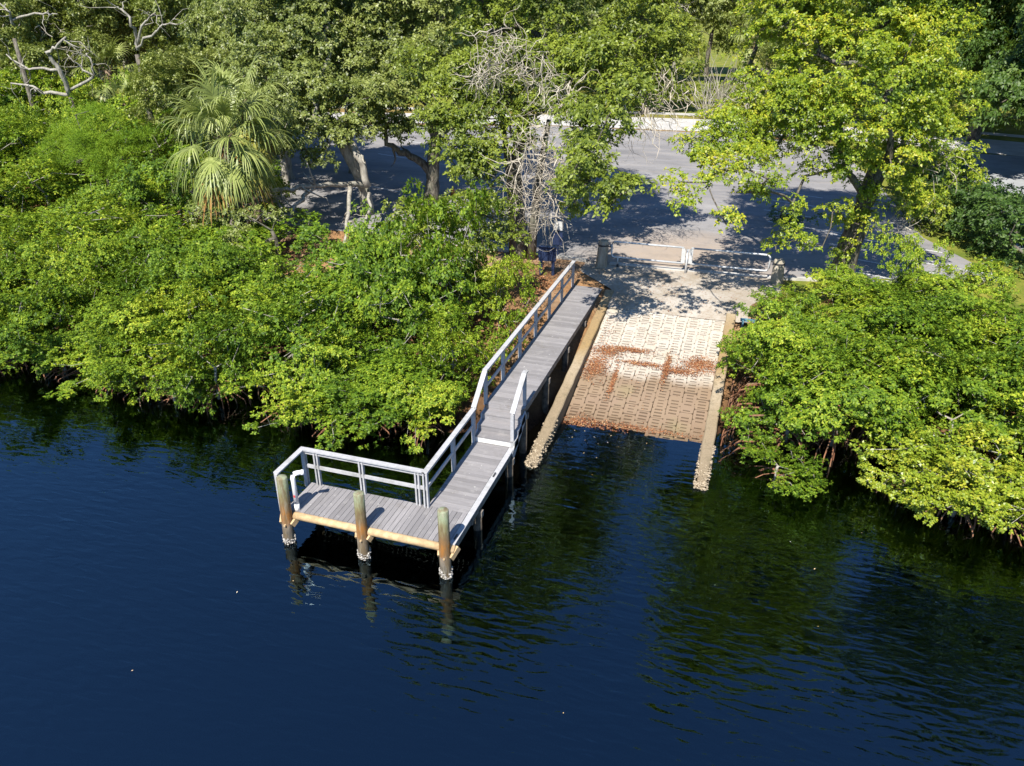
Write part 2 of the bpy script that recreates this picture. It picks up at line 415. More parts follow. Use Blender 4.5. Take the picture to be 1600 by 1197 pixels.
# sheets: car park, street, pavement
def sheet(name, pts, z, mat, n=1):
    mb = MB(); mb.v = [(p[0], p[1], z) for p in pts]; mb.f = [tuple(range(len(pts)))]
    return struct(mb.build(name, mat))
sheet('car_park', [(-34, 20.4), (-3, 19.6), (.2, 19.02), (8.4, 19.25), (9, 19.6), (17.8, 21.9), (15.2, 28), (14.2, 40), (12, 54), (4, 57.5), (-12, 57), (-34, 51)], LAND+.012, 'asphalt')
sheet('road', [(-130, 42), (-34, 52.6), (-12, 57.4), (4, 58.2), (16, 57), (40, 49), (90, 38), (90, 44), (40, 56), (16, 64.5), (4, 65.6), (-12, 64.6), (-34, 59), (-130, 49)], LAND+.02, 'concrete')
sheet('side_street', [(19.4, 26), (26, 26), (27, 54), (19.6, 54.2)], LAND+.008, 'street')
sheet('pavement', [(-130, 51), (-34, 62), (-12, 67), (4, 68), (16, 67), (40, 59), (40, 60.6), (16, 68.6), (4, 69.6), (-12, 68.6), (-34, 63.6), (-130, 52.6)], LAND+.016, 'concrete')
# parking bay lines
def line(a, b, wd=.11):
    a = np.array(a, float); b = np.array(b, float); d = (b-a)/np.linalg.norm(b-a); p = np.array([-d[1], d[0]])*wd/2
    return tag(struct(sheet('bay_line', [a-p, b-p, b+p, a+p], LAND+.017, 'paint')), 'worn white parking bay line painted on the asphalt', 'line', 'parking bay lines') if False else sheet('bay_line', [a-p, b-p, b+p, a+p], LAND+.017, 'paint')
dl = np.array([.95, -.33])
for (x, y, L) in ((6.6, 36.7, 4.2), (7.0, 34.1, 4.2), (7.3, 31.3, 4.4), (7.6, 28.8, 4.4), (10.6, 27.3, 5.4), (10.7, 25.4, 5.4), (10.7, 23.5, 4.6), (10.6, 21.5, 3.2), (13.4, 24.0, 4.2), (2.5, 46.8, 4.6), (3.1, 43.6, 4.6)):
    line((x, y), np.array((x, y))+dl*L)
for (x, y, L) in ((-24, 46.4, 9), (-21.5, 39.8, 9), (-18, 43.8, 6), (-11, 27, 7), (-19, 30.4, 6)):
    line((x, y), np.array((x, y))+np.array([.94, -.33])*L)

# ------------------------------------------------------------------ boat ramp
RX0, RX1 = 1.86, 6.46
mb = MB()
for y0, y1 in ((2.5, 14.2),):
    mb.v = [(RX0-.35, y0, ramp_z(y0)-.075), (RX1+.35, y0, ramp_z(y0)-.075), (RX1+.35, y1, ramp_z(y1)-.075), (RX0-.35, y1, ramp_z(y1)-.075)]; mb.f = [(0, 1, 2, 3)]
ramp = struct(mb.build('boat_ramp', 'bed'))
NC, RW, RH = 10, (RX1-RX0)/10, .52
def paver_mesh(sx=.13, sy=.036, o=.165, skip=()):
    w_, h_ = RW/2-.004, RH/2-.004; c = .05; t = .1; v = []; f = []
    def face(pts):
        k = len(v); v.extend((p[0], p[1], p[2] if len(p) > 2 else 0.) for p in pts); f.append(tuple(range(k, k+len(pts))))
    cs = [q for i, q in enumerate((-o, 0., o)) if i not in skip]
    lo, hi = cs[0]-sy, cs[-1]+sy
    face([(-w_+c, -h_), (w_-c, -h_), (w_, -h_+c), (w_, lo), (-w_, lo), (-w_, -h_+c)])
    face([(-w_, hi), (w_, hi), (w_, h_-c), (w_-c, h_), (-w_+c, h_), (-w_, h_-c)])
    for i, q in enumerate(cs):
        a_, b_ = q-sy, q+sy
        face([(-w_, a_), (-sx, a_), (-sx, b_), (-w_, b_)]); face([(sx, a_), (w_, a_), (w_, b_), (sx, b_)])
        if i+1 < len(cs): face([(-w_, b_), (w_, b_), (w_, cs[i+1]-sy), (-w_, cs[i+1]-sy)])
        r = [(-sx, a_), (-sx, b_), (sx, b_), (sx, a_)]
        for k in range(4):
            p, q2 = r[k], r[(k+1) % 4]; face([(*p, 0), (*p, -t), (*q2, -t), (*q2, 0)][::-1])
    r = [(-w_+c, -h_), (w_-c, -h_), (w_, -h_+c), (w_, h_-c), (w_-c, h_), (-w_+c, h_), (-w_, h_-c), (-w_, -h_+c)]
    for i in range(8):
        p, q = r[i], r[(i+1) % 8]; face([(*p, 0), (*p, -t), (*q, -t), (*q, 0)])
    me = bpy.data.meshes.new('ramp_block'); me.from_pydata(v, [], f); me.update(); me.materials.append(MAT['paver']); return me
pms = [paver_mesh(), paver_mesh(.115, .03, .16), paver_mesh(.135, .042), paver_mesh(.1, .026, .16), paver_mesh(.125, .034, .165, (2,)), paver_mesh(.12, .03, .16, (1,))]; sl = math.atan(.21)
y = 3.9; row = 0
while y < 13.8:
    for i in range(NC):
        o = link('ramp_block', random.choice(pms), ramp); o.location = (RX0+(i+.5)*RW+random.uniform(-.012, .012), y+(RH/2 if i % 2 else 0)+random.uniform(-.012, .012), ramp_z(y+(RH/2 if i % 2 else 0))+random.uniform(-.008, .01)+.022*math.sin(i*.75+y*1.3))
        o.rotation_euler = (sl+random.uniform(-.015, .015), random.uniform(-.015, .015), random.uniform(-.015, .015))
    y += RH*math.cos(sl)+.012; row += 1
# sandy concrete apron above the blocks
def apron():
    mb = MB(); ys_ = np.linspace(13.95, 19.0, 16); xs_ = np.linspace(1.75, 7.3, 14)
    for yy in ys_:
        for xx in xs_:
            z = min(ramp_z(yy)+.02, LAND+.012) + .02*math.sin(xx*2.3+yy*1.7)*(.5 if yy < 18 else .1)
            ww = 0 if yy < 15.5 else min(1, (yy-15.5)/2.)
            xa = xx + (xx-4.2)*ww*(.38 if xx > 4.2 else .8)
            mb.v.append((xa, yy, z))
    n = len(xs_)
    for i in range(len(ys_)-1):
        for j in range(n-1): mb.f.append((i*n+j, i*n+j+1, (i+1)*n+j+1, (i+1)*n+j))
    return struct(mb.build('ramp_apron', 'apron', None, True))
apron()
# threshold strip under the gate
th = MB(); th.beam((.9, 18.9, LAND+.03), (8.0, 19.15, LAND+.03), .22, .1)
tag(th.build('concrete_threshold', 'concrete'), 'pale concrete strip on the ground under the pipe gate', 'kerb')
kb = MB(); kb.beam((8.5, 19.15, LAND+.04), (14.5, 20.3, LAND+.04), .2, .16); 
tag(kb.build('lot_kerb', 'kerbstone'), 'low concrete kerb between the car park and the lawn', 'kerb')
kb = MB(); kb.beam((-12, 19.9, LAND+.04), (-.2, 18.9, LAND+.04), .2, .16)
tag(kb.build('lot_kerb', 'kerbstone'), 'low concrete kerb between the car park and the leaf-strewn dirt', 'kerb')

# side walls of the ramp
def ramp_wall(x, y0, z0, y1, z1, label):
    e = empty('ramp_kerb_wall', (x, y0, 0)); wd = .36
    n = 26; mb = MB()
    for i in range(n+1):
        t = i/n; yy = y0+(y1-y0)*t; zz = z0+(z1-z0)*t; j = .012*math.sin(i*2.1)
        er = .05*max(0, 1-i/4)
        for dx, zt in ((-wd/2+er+j, zz-.03), (-wd/2+.03+er+j, zz), (wd/2-.03-er+j, zz), (wd/2-er+j, zz-.03)): mb.v.append((dx, yy-y0, zt))
        for dx in (wd/2+j, -wd/2+j): mb.v.append((dx, yy-y0, min(zz, ramp_z(yy))-.9))
    for i in range(n):
        for k in range(6): a = i*6+k; b = i*6+(k+1) % 6; mb.f.append((a, b, b+6, a+6)[::-1])
    mb.f.append((0, 1, 2, 3, 4, 5)); mb.f.append(tuple(n*6+k for k in range(6))[::-1])
    mb.build('wall_body', 'kerb', e)
    sh = MB()
    for i in range(330):
        t = random.random()**1.9*.2; yy = (y1-y0)*t; zt = z0+(z1-z0)*t
        side = random.choice((-1, 1)); on_top = random.random() < max(0, .75-t*6)
        if on_top: c = (random.uniform(-wd/2, wd/2), yy, zt+.005)
        else: c = (side*(wd/2+.01), yy, zt-random.random()**1.5*(.3+zt*.6)-.02)
        if c[2] > .62: continue
        sh.lump(c, random.uniform(.014, .05)*(1 if random.random() < .85 else 1.5), random.uniform(.4, 1.2))
    for i in range(70): sh.lump((random.uniform(-wd/2, wd/2), random.uniform(-.14, .06), z0-random.random()*.3), random.uniform(.03, .075))
    stuff(sh.build('oyster_shells', 'shell_tan', e))
    return tag(e, label, 'wall')
ramp_wall(1.64, 4.05, .12, 15.3, 1.74, 'sloping concrete side wall between the boat ramp and the wooden walkway')
ramp_wall(6.66, 4.4, .08, 14.2, 1.72, 'sloping tan concrete side wall of the boat ramp beside the mangroves')

# ------------------------------------------------------------------ leaf litter and floating bits
def litter(name, spots, mat, zf, size=(.05, .11)):
    P = []
    for (x, y, rx, ry, n) in spots:
        q = rng.normal(size=(n, 2))*np.array([rx, ry])*.55 + np.array([x, y]); P.append(q)
    P = np.concatenate(P); n = len(P)
    z = np.array([zf(a, b) for a, b in P])
    c = np.column_stack([P, z + rng.uniform(.008, .035, n)]); N = unit(np.array([0, 0, 1.]) + rng.normal(size=(n, 3))*.28)
    t1 = unit(np.cross(N, rdir(n))); t2 = np.cross(N, t1); L = rng.uniform(*size, n)[:, None]; W_ = L*rng.uniform(.4, .65, n)[:, None]
    V = np.stack([c-t1*L*.5, c+t2*W_*.5, c+t1*L*.5, c-t2*W_*.5], 1).reshape(-1, 3)
    return stuff(link(name, np_mesh(name, V, np.arange(4*n).reshape(-1, 4), mat)))
def ramp_top(x, y):
    return ramp_z(y)+.012 if y < 13.5 else min(ramp_z(y)+.03, LAND+.02)
litter('leaf_litter', [(2.25, 10.2, .42, .75, 2000), (2.5, 11.1, .55, .3, 1100), (3.3, 11.35, .8, .16, 900), (3.9, 10.6, .9, .14, 700), (5.95, 10.95, .6, .42, 2400), (5.2, 10.45, .6, .2, 800), (3.05, 9.4, .09, .8, 700), (4.75, 10.5, .1, .8, 800), (4.2, 7.15, 1.9, .14, 900), (2.4, 6.7, .5, .5, 1500), (3.2, 6.7, .8, .4, 700), (4, 15.5, 2.2, 2.2, 350), (4, 11, 2, 3, 260), (2.2, 12.2, .3, 1.4, 160)], 'litter', ramp_top, (.03, .075))
litter('ground_leaf_litter', [(-1.2, 15.0, .7, 1.6, 700), (-13, 17, 2, 2, 700), (-2, 17.5, 2, 1., 500), (7.5, 12.5, .4, 1.2, 200), (7.5, 9, .4, 2, 200)], 'litter', lambda a, b: ground_z(a, b)+.01)
litter('floating_leaves', [(3.5, 6.2, 1.6, .6, 22), (3, 5, 3, 2, 8), (-3, -4, 8, 3, 5), (8, 1, 5, 3, 5)], 'pale_litter', lambda a, b: .0, (.025, .06))

# ------------------------------------------------------------------ dock
ZL, ZU = .887, 1.682
BT = .035
dock = empty('dock', (0, 0, 0))
tag(dock, 'grey timber fishing dock with white railings, steps and an L-shaped platform', 'dock')
def board(name, x0, x1, y0, y1, ztop, mat='plank', along='x', th=BT):
    L = (x1-x0) if along == 'x' else (y1-y0); W_ = (y1-y0) if along == 'x' else (x1-x0)
    key = (round(L, 3), round(W_, 3), round(th, 3), mat)
    if key not in board.cache:
        m = MB(); m.box((0, 0, 0), (L, W_, th)); board.cache[key] = m.mesh(name, mat)
    o = link(name, board.cache[key], dock); o.location = ((x0+x1)/2, (y0+y1)/2, ztop-th/2+random.uniform(-.003, .003))
    o.rotation_euler = (random.uniform(-.006, .006), 0, (math.pi/2 if along == 'y' else 0)+random.uniform(-.002, .002))
    return o
board.cache = {}
# platform: boards running away from the water edge
PX0, PX1, PY0, PY1 = -3.47, 1.27, -1.24, .03
nb = 33; bw = (PX1-.16-PX0)/nb
for i in range(nb):
    board('plank', PX0+i*bw+.005, PX0+(i+1)*bw-.005, PY0, PY1, ZL, along='y')
board('edge_board', PX1-.15, PX1, PY0, 3.44, ZL+.004, 'rail', 'y')
nb = 23; bw = (3.44-PY1)/nb
for i in range(nb): board('plank', .0, PX1-.16, PY1+i*bw+.004, PY1+(i+1)*bw-.004, ZL)
# steps
rise = (ZU-ZL)/4; run = (4.52-3.5)/3
for k in range(4):
    yk = 3.47+k*run
    board('riser', .02, 1.22, yk-.012, yk+.012, ZL+(k+1)*rise-BT, 'riser' if k == 0 else 'plank', 'x', rise-BT+.004)
    if k < 3:
        for j in range(2): board('tread', .02, 1.24, yk-.03+j*(run/2)+.004, yk-.03+(j+1)*(run/2)-.004+(.03 if j else 0), ZL+(k+1)*rise)
nb = 72; bw = (15.55-4.49)/nb
for i in range(nb): board('plank', .0, PX1, 4.49+i*bw+.004, 4.49+(i+1)*bw-.004, ZU)
def part(name, fn, mat='rail', smooth=False):
    m = MB(); fn(m); return m.build(name, mat, dock, smooth)
# frame under the boards
part('front_beam', lambda m: m.tube([(PX0-.02, PY0-.03, ZL-.13), (PX1, PY0-.03, ZL-.13)], .105, 12), 'beam', True)
part('stringer', lambda m: m.box(((PX0+PX1)/2, PY1-.05, ZL-BT-.13), (PX1-PX0, .07, .24)), 'darkbeam')
part('stringer', lambda m: m.box((PX0+.04, (PY0+PY1)/2, ZL-BT-.13), (.07, PY1-PY0-.12, .24)), 'darkbeam')
for x in (.05, 1.2): part('stringer', lambda m: m.beam((x, -1.2, ZL-BT-.13), (x, 3.5, ZL-BT-.13), .06, .24), 'darkbeam')
for x in (.05, 1.2): part('stringer', lambda m: m.beam((x, 4.4, ZU-BT-.13), (x, 15.2, ZU-BT-.13), .06, .24), 'darkbeam')
for x in (.0, 1.26):
    part('stair_stringer', lambda m: [m.box((x, 3.47+(k+.5)*run, ZL+(k+.35)*rise), (.045, run+.05, rise*1.3)) for k in range(3)] and m.beam((x, 3.3, ZL-.2), (x, 4.6, ZU-.25), .045, .3), 'rail')
for yy in (0.6, 3.3, 4.7, 7.2, 9.8, 12.4):
    zt = ZL if yy < 4 else ZU
    part('cross_beam', lambda m: m.box((.635, yy, zt-BT-.33), (1.36, .14, .18)), 'darkbeam')
    for x in (.06, 1.16): part('pile', lambda m: m.tube([(x, yy, -2.4), (x, yy, zt-BT-.2)], .12, 10), 'darkpile', True)
for x in (-3.3, -1.7): part('pile', lambda m: m.tube([(x, -.12, -2.4), (x, -.12, ZL-BT-.2)], .12, 10), 'pile', True)
# three tall piles in front
def shells(cx, cy, r, z0, z1, n):
    m = MB()
    for i in range(n):
        a = random.random()*6.283; m.lump((cx+math.cos(a)*r, cy+math.sin(a)*r, random.uniform(z0, z1)+.05*math.sin(a*2)), random.uniform(.012, .036), random.uniform(.5, 1.6))
    return m
for (x, y, lx, ly, top) in ((-3.43, -1.43, .13, .02, 2.02), (-1.24, -1.38, .08, .0, 1.98), (1.05, -1.38, .02, -.02, 2.0)):
    m = MB(); n = 9
    m.tube([(x+lx*(k/n-.1), y+ly*k/n, -2.4+(top+2.4)*k/n) for k in range(n)] + [(x+lx*.9, y+ly, top-.03), (x+lx*.9, y+ly, top)], [.162-.003*k for k in range(n)]+[.137, .118], 14)
    p = m.build('tall_pile', 'pile', dock, True)
    sh = stuff(shells(x+lx*.55, y, .155, .0, .2, 130).build('barnacles', 'shell', p))
    for s_ in (-1, 1):
        m = MB(); m.beam((x+lx*.55+s_*.165, y-.02, .56), (x+lx*.55+s_*.26, y+.24, .74), .06, .16); m.build('pile_bracket', 'beam', p)
    m = MB(); m.tube([(x+lx*.6+.03, y-.175, .62), (x+lx*.6+.03, y-.1, .62)], .03, 6); m.build('bolt', 'beam', p)
# railings
RH_ = 1.07
def post(x, y, z, two='x', h=RH_):
    m = MB()
    for s_ in (-.045, .045):
        if two == 'x': m.box((x+s_, y, z+h/2-.06), (.045, .09, h+.08))
        else: m.box((x, y+s_, z+h/2-.06), (.09, .045, h+.08))
    return m.build('rail_post', 'rail', dock)
def rail(a, b, kind):
    if kind == 'top_rail': return part('top_rail', lambda m: m.beam(a, b, .15, .04))
    return part('mid_rail', lambda m: m.beam(a, b, .04, .1))
zt = ZL+RH_; RX = -3.6
rail((RX, -1.24, zt), (RX, .075, zt), 'top_rail'); rail((RX-.075+.15, .0, zt+.002), (-.0, .0, zt+.002), 'top_rail'); rail((0, -.075, zt+.005), (0, 3.55, zt+.005), 'top_rail')
rail((RX+.05, .0, ZL+.56), (0, 0, ZL+.56), 'mid_rail'); rail((.0, .05, ZL+.56), (.0, 3.5, ZL+.56), 'mid_rail')
rail((RX+.05, .0, zt-.075), (0, 0, zt-.075), 'mid_rail'); rail((0, .05, zt-.075), (0, 3.5, zt-.075), 'mid_rail')
post(RX, -1.2, ZL, 'y'); post(RX+.02, -.0, ZL, 'y'); post(-3.2, 0, ZL); post(-1.85, 0, ZL); post(-.24, 0, ZL); post(.0, -.03, ZL)
post(.0, 1.85, ZL, 'y'); post(.0, 3.45, ZL, 'y', RH_+.02)
zt = ZU+RH_
rail((0, 4.5, zt), (0, 15.55, zt), 'top_rail'); rail((0, 4.55, ZU+.5), (0, 15.45, ZU+.5), 'mid_rail'); rail((0, 4.55, zt-.075), (0, 15.45, zt-.075), 'mid_rail')
for yy in (4.55, 6.2, 8.0, 9.9, 11.75, 13.6, 15.45): post(.0, yy, ZU, 'y')
part('stair_rail', lambda m: m.beam((0, 3.5, ZL+RH_+.05), (0, 4.55, zt+.025), .15, .04))
part('stair_panel', lambda m: m.beam((0, 3.5, ZL+RH_-.04), (0, 4.52, zt-.08), .04, .16))
part('stair_rail', lambda m: (m.beam((1.2, 3.48, ZL+RH_+.05), (1.2, 4.62, zt+.03), .15, .04), m.beam((1.2, 4.6, zt+.033), (1.2, 4.8, zt+.033), .15, .04)))
part('stair_panel', lambda m: m.beam((1.2, 3.5, ZL+RH_-.04), (1.2, 4.7, zt-.08), .04, .16))
part('rail_post', lambda m: m.box((1.2, 3.5, ZL+.52), (.1, .1, 1.14)))
part('rail_post', lambda m: m.box((1.2, 4.68, ZU+.5), (.09, .1, 1.12)))
part('deck_cleat', lambda m: (m.box((1.19, 1.9, ZL+.03), (.04, .2, .025)), m.box((1.19, 1.9, ZL+.012), (.03, .06, .03))), 'darkmetal')
part('deck_cleat', lambda m: (m.box((1.19, -.98, ZL+.03), (.04, .2, .025)), m.box((1.19, -.98, ZL+.012), (.03, .06, .03))), 'darkmetal')

# white tube by the left tall pile
e = empty('line_tube', (-3.145, -1.2, ZL))
m = MB(); m.tube([(0, 0, .02), (0, 0, 1.0), (.012, .008, 1.06), (.05, .03, 1.11), (.1, .06, 1.13), (.2, .12, 1.13)], .062, 14); m.build('pipe', 'pvc', e, True)
m = MB(); m.tube([(0, 0, -.02), (0, 0, .2)], .07, 14); m.build('end_cap', 'pvc', e, True)
m = MB(); m.tube([(.19, .115, 1.13), (.25, .15, 1.13)], .072, 14); m.build('elbow_collar', 'pvc', e, True)
m = MB(); m.box((.012, -.0635, .47), (.05, .004, .07)); m.build('printed_mark', 'mark', e)
m = MB(); m.box((.02, -.0635, .27), (.05, .004, .05)); m.build('printed_mark', 'markdark', e)
tag(e, 'white plastic pipe with a bent top standing against the corner pile', 'pipe')

# ------------------------------------------------------------------ gate, posts, small furniture
def bollard(x, y, h, lx, label):
    e = empty('wooden_post', (x, y, LAND))
    m = MB(); m.tube([(0, 0, -.4), (0, 0, 0), (lx*.5, 0, h*.5), (lx, 0, h-.04), (lx, 0, h)], [.29, .275, .245, .225, .19], 12); m.build('shaft', 'bollard', e, True)
    m = MB(); m.tube([(lx*.85, 0, h*.8), (lx*.88, 0, h*.8+.07)], .245, 12); m.build('steel_band', 'darkmetal', e)
    return tag(e, label, 'post')
bollard(.6, 18.4, 1.25, .06, 'thick weathered timber gate post near the head of the walkway')
bollard(8.25, 18.6, 1.05, -.02, 'thick weathered timber gate post in front of the yellow-green tree')
e = empty('pipe_gate', (1.0, 18.62, LAND))
def gl(x0, x1, close):
    z0, z1 = .45, 1.16; r = .13
    if close == 'L':
        pts = [(x1, 0, z1)]+[(x0+r, 0, z1), (x0+.04, 0, z1-.04), (x0, 0, z1-r), (x0, 0, z0+r), (x0+.04, 0, z0+.04), (x0+r, 0, z0)]+[(x1, 0, z0)]
    else:
        pts = [(x0, 0, z1)]+[(x1-r, 0, z1), (x1-.04, 0, z1-.04), (x1, 0, z1-r), (x1, 0, z0+r), (x1-.04, 0, z0+.04), (x1-r, 0, z0)]+[(x0, 0, z0)]
    return pts
m = MB(); m.tube(gl(0, 3.2, 'L'), .042, 8); m.build('gate_leaf', 'galv', e, True)
m = MB(); m.tube(gl(3.52, 6.85, 'R'), .042, 8); m.build('gate_leaf', 'galv', e, True)
for x in (3.2, 3.52): m = MB(); m.box((x-.0, -.03, .8), (.17, .03, .66)); m.build('gate_panel', 'gatewhite', e)
m = MB(); m.tube([(3.36, .0, -.1), (3.36, .0, 1.1)], .05, 8); m.build('latch_post', 'galv', e, True)
m = MB(); m.tube([(.3, 0, .45), (.3, 0, .12)], .035, 8); lg = m.build('support_leg', 'galv', e, True)
m = MB(); m.tube([(.27, 0, .07), (.34, 0, .07)], .075, 12); m.build('wheel', 'darkmetal', lg, True)
for x0, x1 in ((-.2, 0), (6.85, 7.05)): m = MB(); m.tube([(x0, 0, .9), (x1, 0, .9)], .03, 6); m.build('hinge', 'darkmetal', e)
e.rotation_euler = (0, 0, .015)
tag(e, 'long silver pipe gate closing the top of the boat ramp', 'gate')
# notice board
e = empty('notice_board', (-1.45, 16.55, LAND), .1)
m = MB(); m.box((0, 0, .95), (.78, .07, .62)); m.build('panel', 'navy', e)
for x in (-.27, .27): m = MB(); m.box((x, .0, .36), (.13, .09, .76)); m.build('leg', 'navy', e)
m = MB(); m.box((0, 0, 1.275), (.86, .16, .04)); m.build('cap', 'navy', e)
tag(e, 'dark blue notice board on two legs in the shade beside the walkway', 'notice board')
e = empty('sign_post', (-1.75, 19.5, LAND))
m = MB(); m.box((0, 0, .8), (.07, .07, 1.7)); m.build('post', 'navy', e)
m = MB(); m.box((0, -.05, 1.42), (.42, .03, .42)); m.build('sign_panel', 'gatewhite', e)
m = MB(); m.box((0, -.05, .8), (.46, .04, .6)); m.build('lower_panel', 'navy', e)
tag(e, 'slim post with a small blank white panel over a dark blue one', 'sign')
e = empty('blue_bench', (7.42, 13.8, ground_z(7.42, 13.8)), .05)
for k in range(2): m = MB(); m.box((0, -.14+.13*k, .43), (.8, .11, .045)); m.build('seat_plank', 'blue', e)
for x in (-.3, .3): m = MB(); m.box((x, -.08, .2), (.07, .24, .42)); m.build('leg', 'blue', e)
m = MB(); m.box((.36, .08, .6), (.07, .05, .36)); m.build('backrest_post', 'blue', e)
tag(e, 'small blue wooden bench half hidden by mangroves beside the ramp wall', 'bench')
e = empty('marker_cone', (*onz(708, 306, LAND)[:2], LAND))
m = MB(); m.tube([(0, 0, .03), (0, 0, .62)], [.17, .04], 12); m.build('cone_body', 'orange', e, True)
m = MB(); m.box((0, 0, .02), (.4, .4, .04)); m.build('base', 'orange', e)
tag(e, 'faded orange traffic cone beside the forked grey tree', 'cone')

# ------------------------------------------------------------------ vegetation tools
def leaf_quads(P, N, nl, L, W_, r, up=.35, droop=.15):
    """rosettes: P points, N axes, nl leaves each"""
    M = len(P); N = unit(N); t1 = unit(np.cross(N, rdir(M, r))); t2 = np.cross(N, t1)
    out = []
    ph = r.uniform(0, 6.283, M)
    for k in range(nl):
        a = ph + 2*math.pi*k/nl + r.normal(size=M)*.35
        tang = t1*np.cos(a)[:, None] + t2*np.sin(a)[:, None]
        el = r.normal(size=M)*.4 + up
        d = tang*np.cos(el)[:, None] + N*np.sin(el)[:, None]
        nrm = unit(N*np.cos(el)[:, None] - tang*np.sin(el)[:, None] + r.normal(size=(M, 3))*.3)
        s = unit(np.cross(d, nrm)); l = (L*r.uniform(.65, 1.2, M))[:, None]; w = (W_*r.uniform(.7, 1.2, M))[:, None]
        b = P + d*l*.08; tip = P + d*l; tip[:, 2] -= (l[:, 0]*droop)
        mid = P + d*l*.55 + nrm*l*.06
        out.append(np.stack([b, mid+s*w*.5, tip, mid-s*w*.5], 1))
    return np.concatenate(out).reshape(-1, 3)

def crown_points(blobs, r, cl_den=1.5, cl_r=(.3, .55), ros=11, up_bias=.35, hole=.25, shell=(.55, 1.05)):
    """blobs: (cx,cy,cz,rx,ry,rz). returns rosette P,N and the clump centres"""
    P = []; N = []; CC = []
    for b in blobs:
        c = np.array(b[:3]); R = np.array(b[3:6]); area = 4*math.pi*np.mean(R)**2
        n = max(3, int(area*cl_den)); d = rdir(n*2, r); keep = r.random(n*2) < .5+up_bias*d[:, 2]; d = d[keep][:n]
        q = c + d*R*(r.uniform(shell[0], shell[1], len(d))[:, None])
        # holes by low frequency waves
        f = np.sin(q @ np.array([1.3, .7, 1.9])+c[0]*3) + np.sin(q @ np.array([-.9, 1.7, 1.1])+c[1]*2)
        q = q[f > -2+(hole+(.16 if c[2] > 11 else 0))*2]; 
        if len(q) == 0: continue
        rad = r.uniform(*cl_r, len(q)); CC.append(q)
        m = ros; dd = rdir(len(q)*m, r); dd[:, 2] = np.where(r.random(len(dd)) < .75, np.abs(dd[:, 2]), dd[:, 2])
        qq = np.repeat(q, m, 0); rr = np.repeat(rad, m)[:, None]
        P.append(qq + dd*rr*np.array([1.15, 1.15, .75])*r.uniform(.6, 1.1, (len(dd), 1))); N.append(dd*.55 + unit(qq-c)*.3 + np.array([0, -.38, .6]))
    return np.concatenate(P), np.concatenate(N), np.concatenate(CC)

def limbs(trunk, trad, targets, r, name, mat, parent, tip=.018, wig=.12, maxr=.3, minr=.0, n=6):
    """trunk: polyline points; targets: points reached by branches grown greedily"""
    tp = np.array(trunk, float); nodes = []; par = []; isT = []
    for i in range(len(tp)-1):
        k = max(2, int(np.linalg.norm(tp[i+1]-tp[i])/.5))
        for j in range(k):
            nodes.append(tp[i]+(tp[i+1]-tp[i])*j/k); par.append(len(nodes)-2)
    nodes.append(tp[-1]); par.append(len(nodes)-2); nT = len(nodes); lo = nT//2
    order = np.argsort(np.linalg.norm(targets-tp[-1], axis=1))
    for ti in order:
        t = targets[ti]; A = np.array(nodes[lo:]); dv = t-A; dist = np.linalg.norm(dv, axis=1)
        cost = dist + .5*np.maximum(0, A[:, 2]-t[2]) + .12*np.linalg.norm(A-tp[-1], axis=1)
        j = int(np.argmin(cost))+lo; s = np.array(nodes[j]); D = np.linalg.norm(t-s)
        k = max(1, int(D/.7)); p = j
        for q in range(1, k+1):
            f = q/k; x = s+(t-s)*f + r.normal(size=3)*wig*min(1, D*.4)*(1 if q < k else .3); x[2] += .1*D*math.sin(f*math.pi)*.5
            nodes.append(x); par.append(p); p = len(nodes)-1
    cnt = np.zeros(len(nodes)); ch = np.zeros(len(nodes), int)
    for i in range(len(nodes)): 
        if par[i] >= 0: ch[par[i]] += 1
    for i in range(len(nodes)-1, -1, -1):
        if ch[i] == 0: cnt[i] += 1
        if par[i] >= 0: cnt[par[i]] += cnt[i]
    rad = np.minimum(tip*np.sqrt(cnt)*1.15, maxr)
    for i in range(nT):
        f = i/(nT-1); rad[i] = max(trad[0]+(trad[1]-trad[0])*f**.7, rad[i]*.0)
    if nT > 3: rad[0] = trad[0]*1.35; rad[1] = trad[0]*1.1
    m = MB()
    m.tube([nodes[i]+(r.normal(size=3)*rad[i]*.13 if i else 0) for i in range(nT)], [rad[i]*r.uniform(.9, 1.1) for i in range(nT)], 10)
    for i in range(nT, len(nodes)):
        if rad[i] < minr: continue
        p = par[i]; m.tube([nodes[p], nodes[i]], [min(rad[p], rad[i]*1.35), rad[i]], n if rad[i] > .05 else 4, False)
    return m.build(name, mat, parent, True)

def ell(p, r, rz=.8): return (p[0], p[1], p[2], r, r, r*rz)
def thin(a, n, r):
    return a if len(a) <= n else a[r.choice(len(a), n, replace=False)]
def big_tree(name, label, trunk, trad, blobs, mats, seed, cat='tree', group=None, leaf=(.17, .085), ros=10, den=1.5, nl=6, cl=(.3, .55), bark='bark', ntarget=80, hole=.25, tip=.02):
    r = np.random.default_rng(seed); base = np.array(trunk[0])
    e = empty(name, tuple(base)); rel = lambda b: (b[0]-base[0], b[1]-base[1], b[2]-base[2], *b[3:])
    bl = [rel(b) for b in blobs]
    P, N, CC = crown_points(bl, r, den, cl, ros, hole=hole)
    V = leaf_quads(P, N, nl, leaf[0], leaf[1], r, .18)
    link('crown', np_mesh('crown', V, np.arange(len(V)).reshape(-1, 4), mats), e)
    tg = np.concatenate([np.array([b[:3] for b in bl]), thin(CC, ntarget, r)])
    limbs([np.array(p)-base for p in trunk], trad, tg, r, 'trunk', bark, e, tip=tip)
    tag(e, label, cat, group); return e
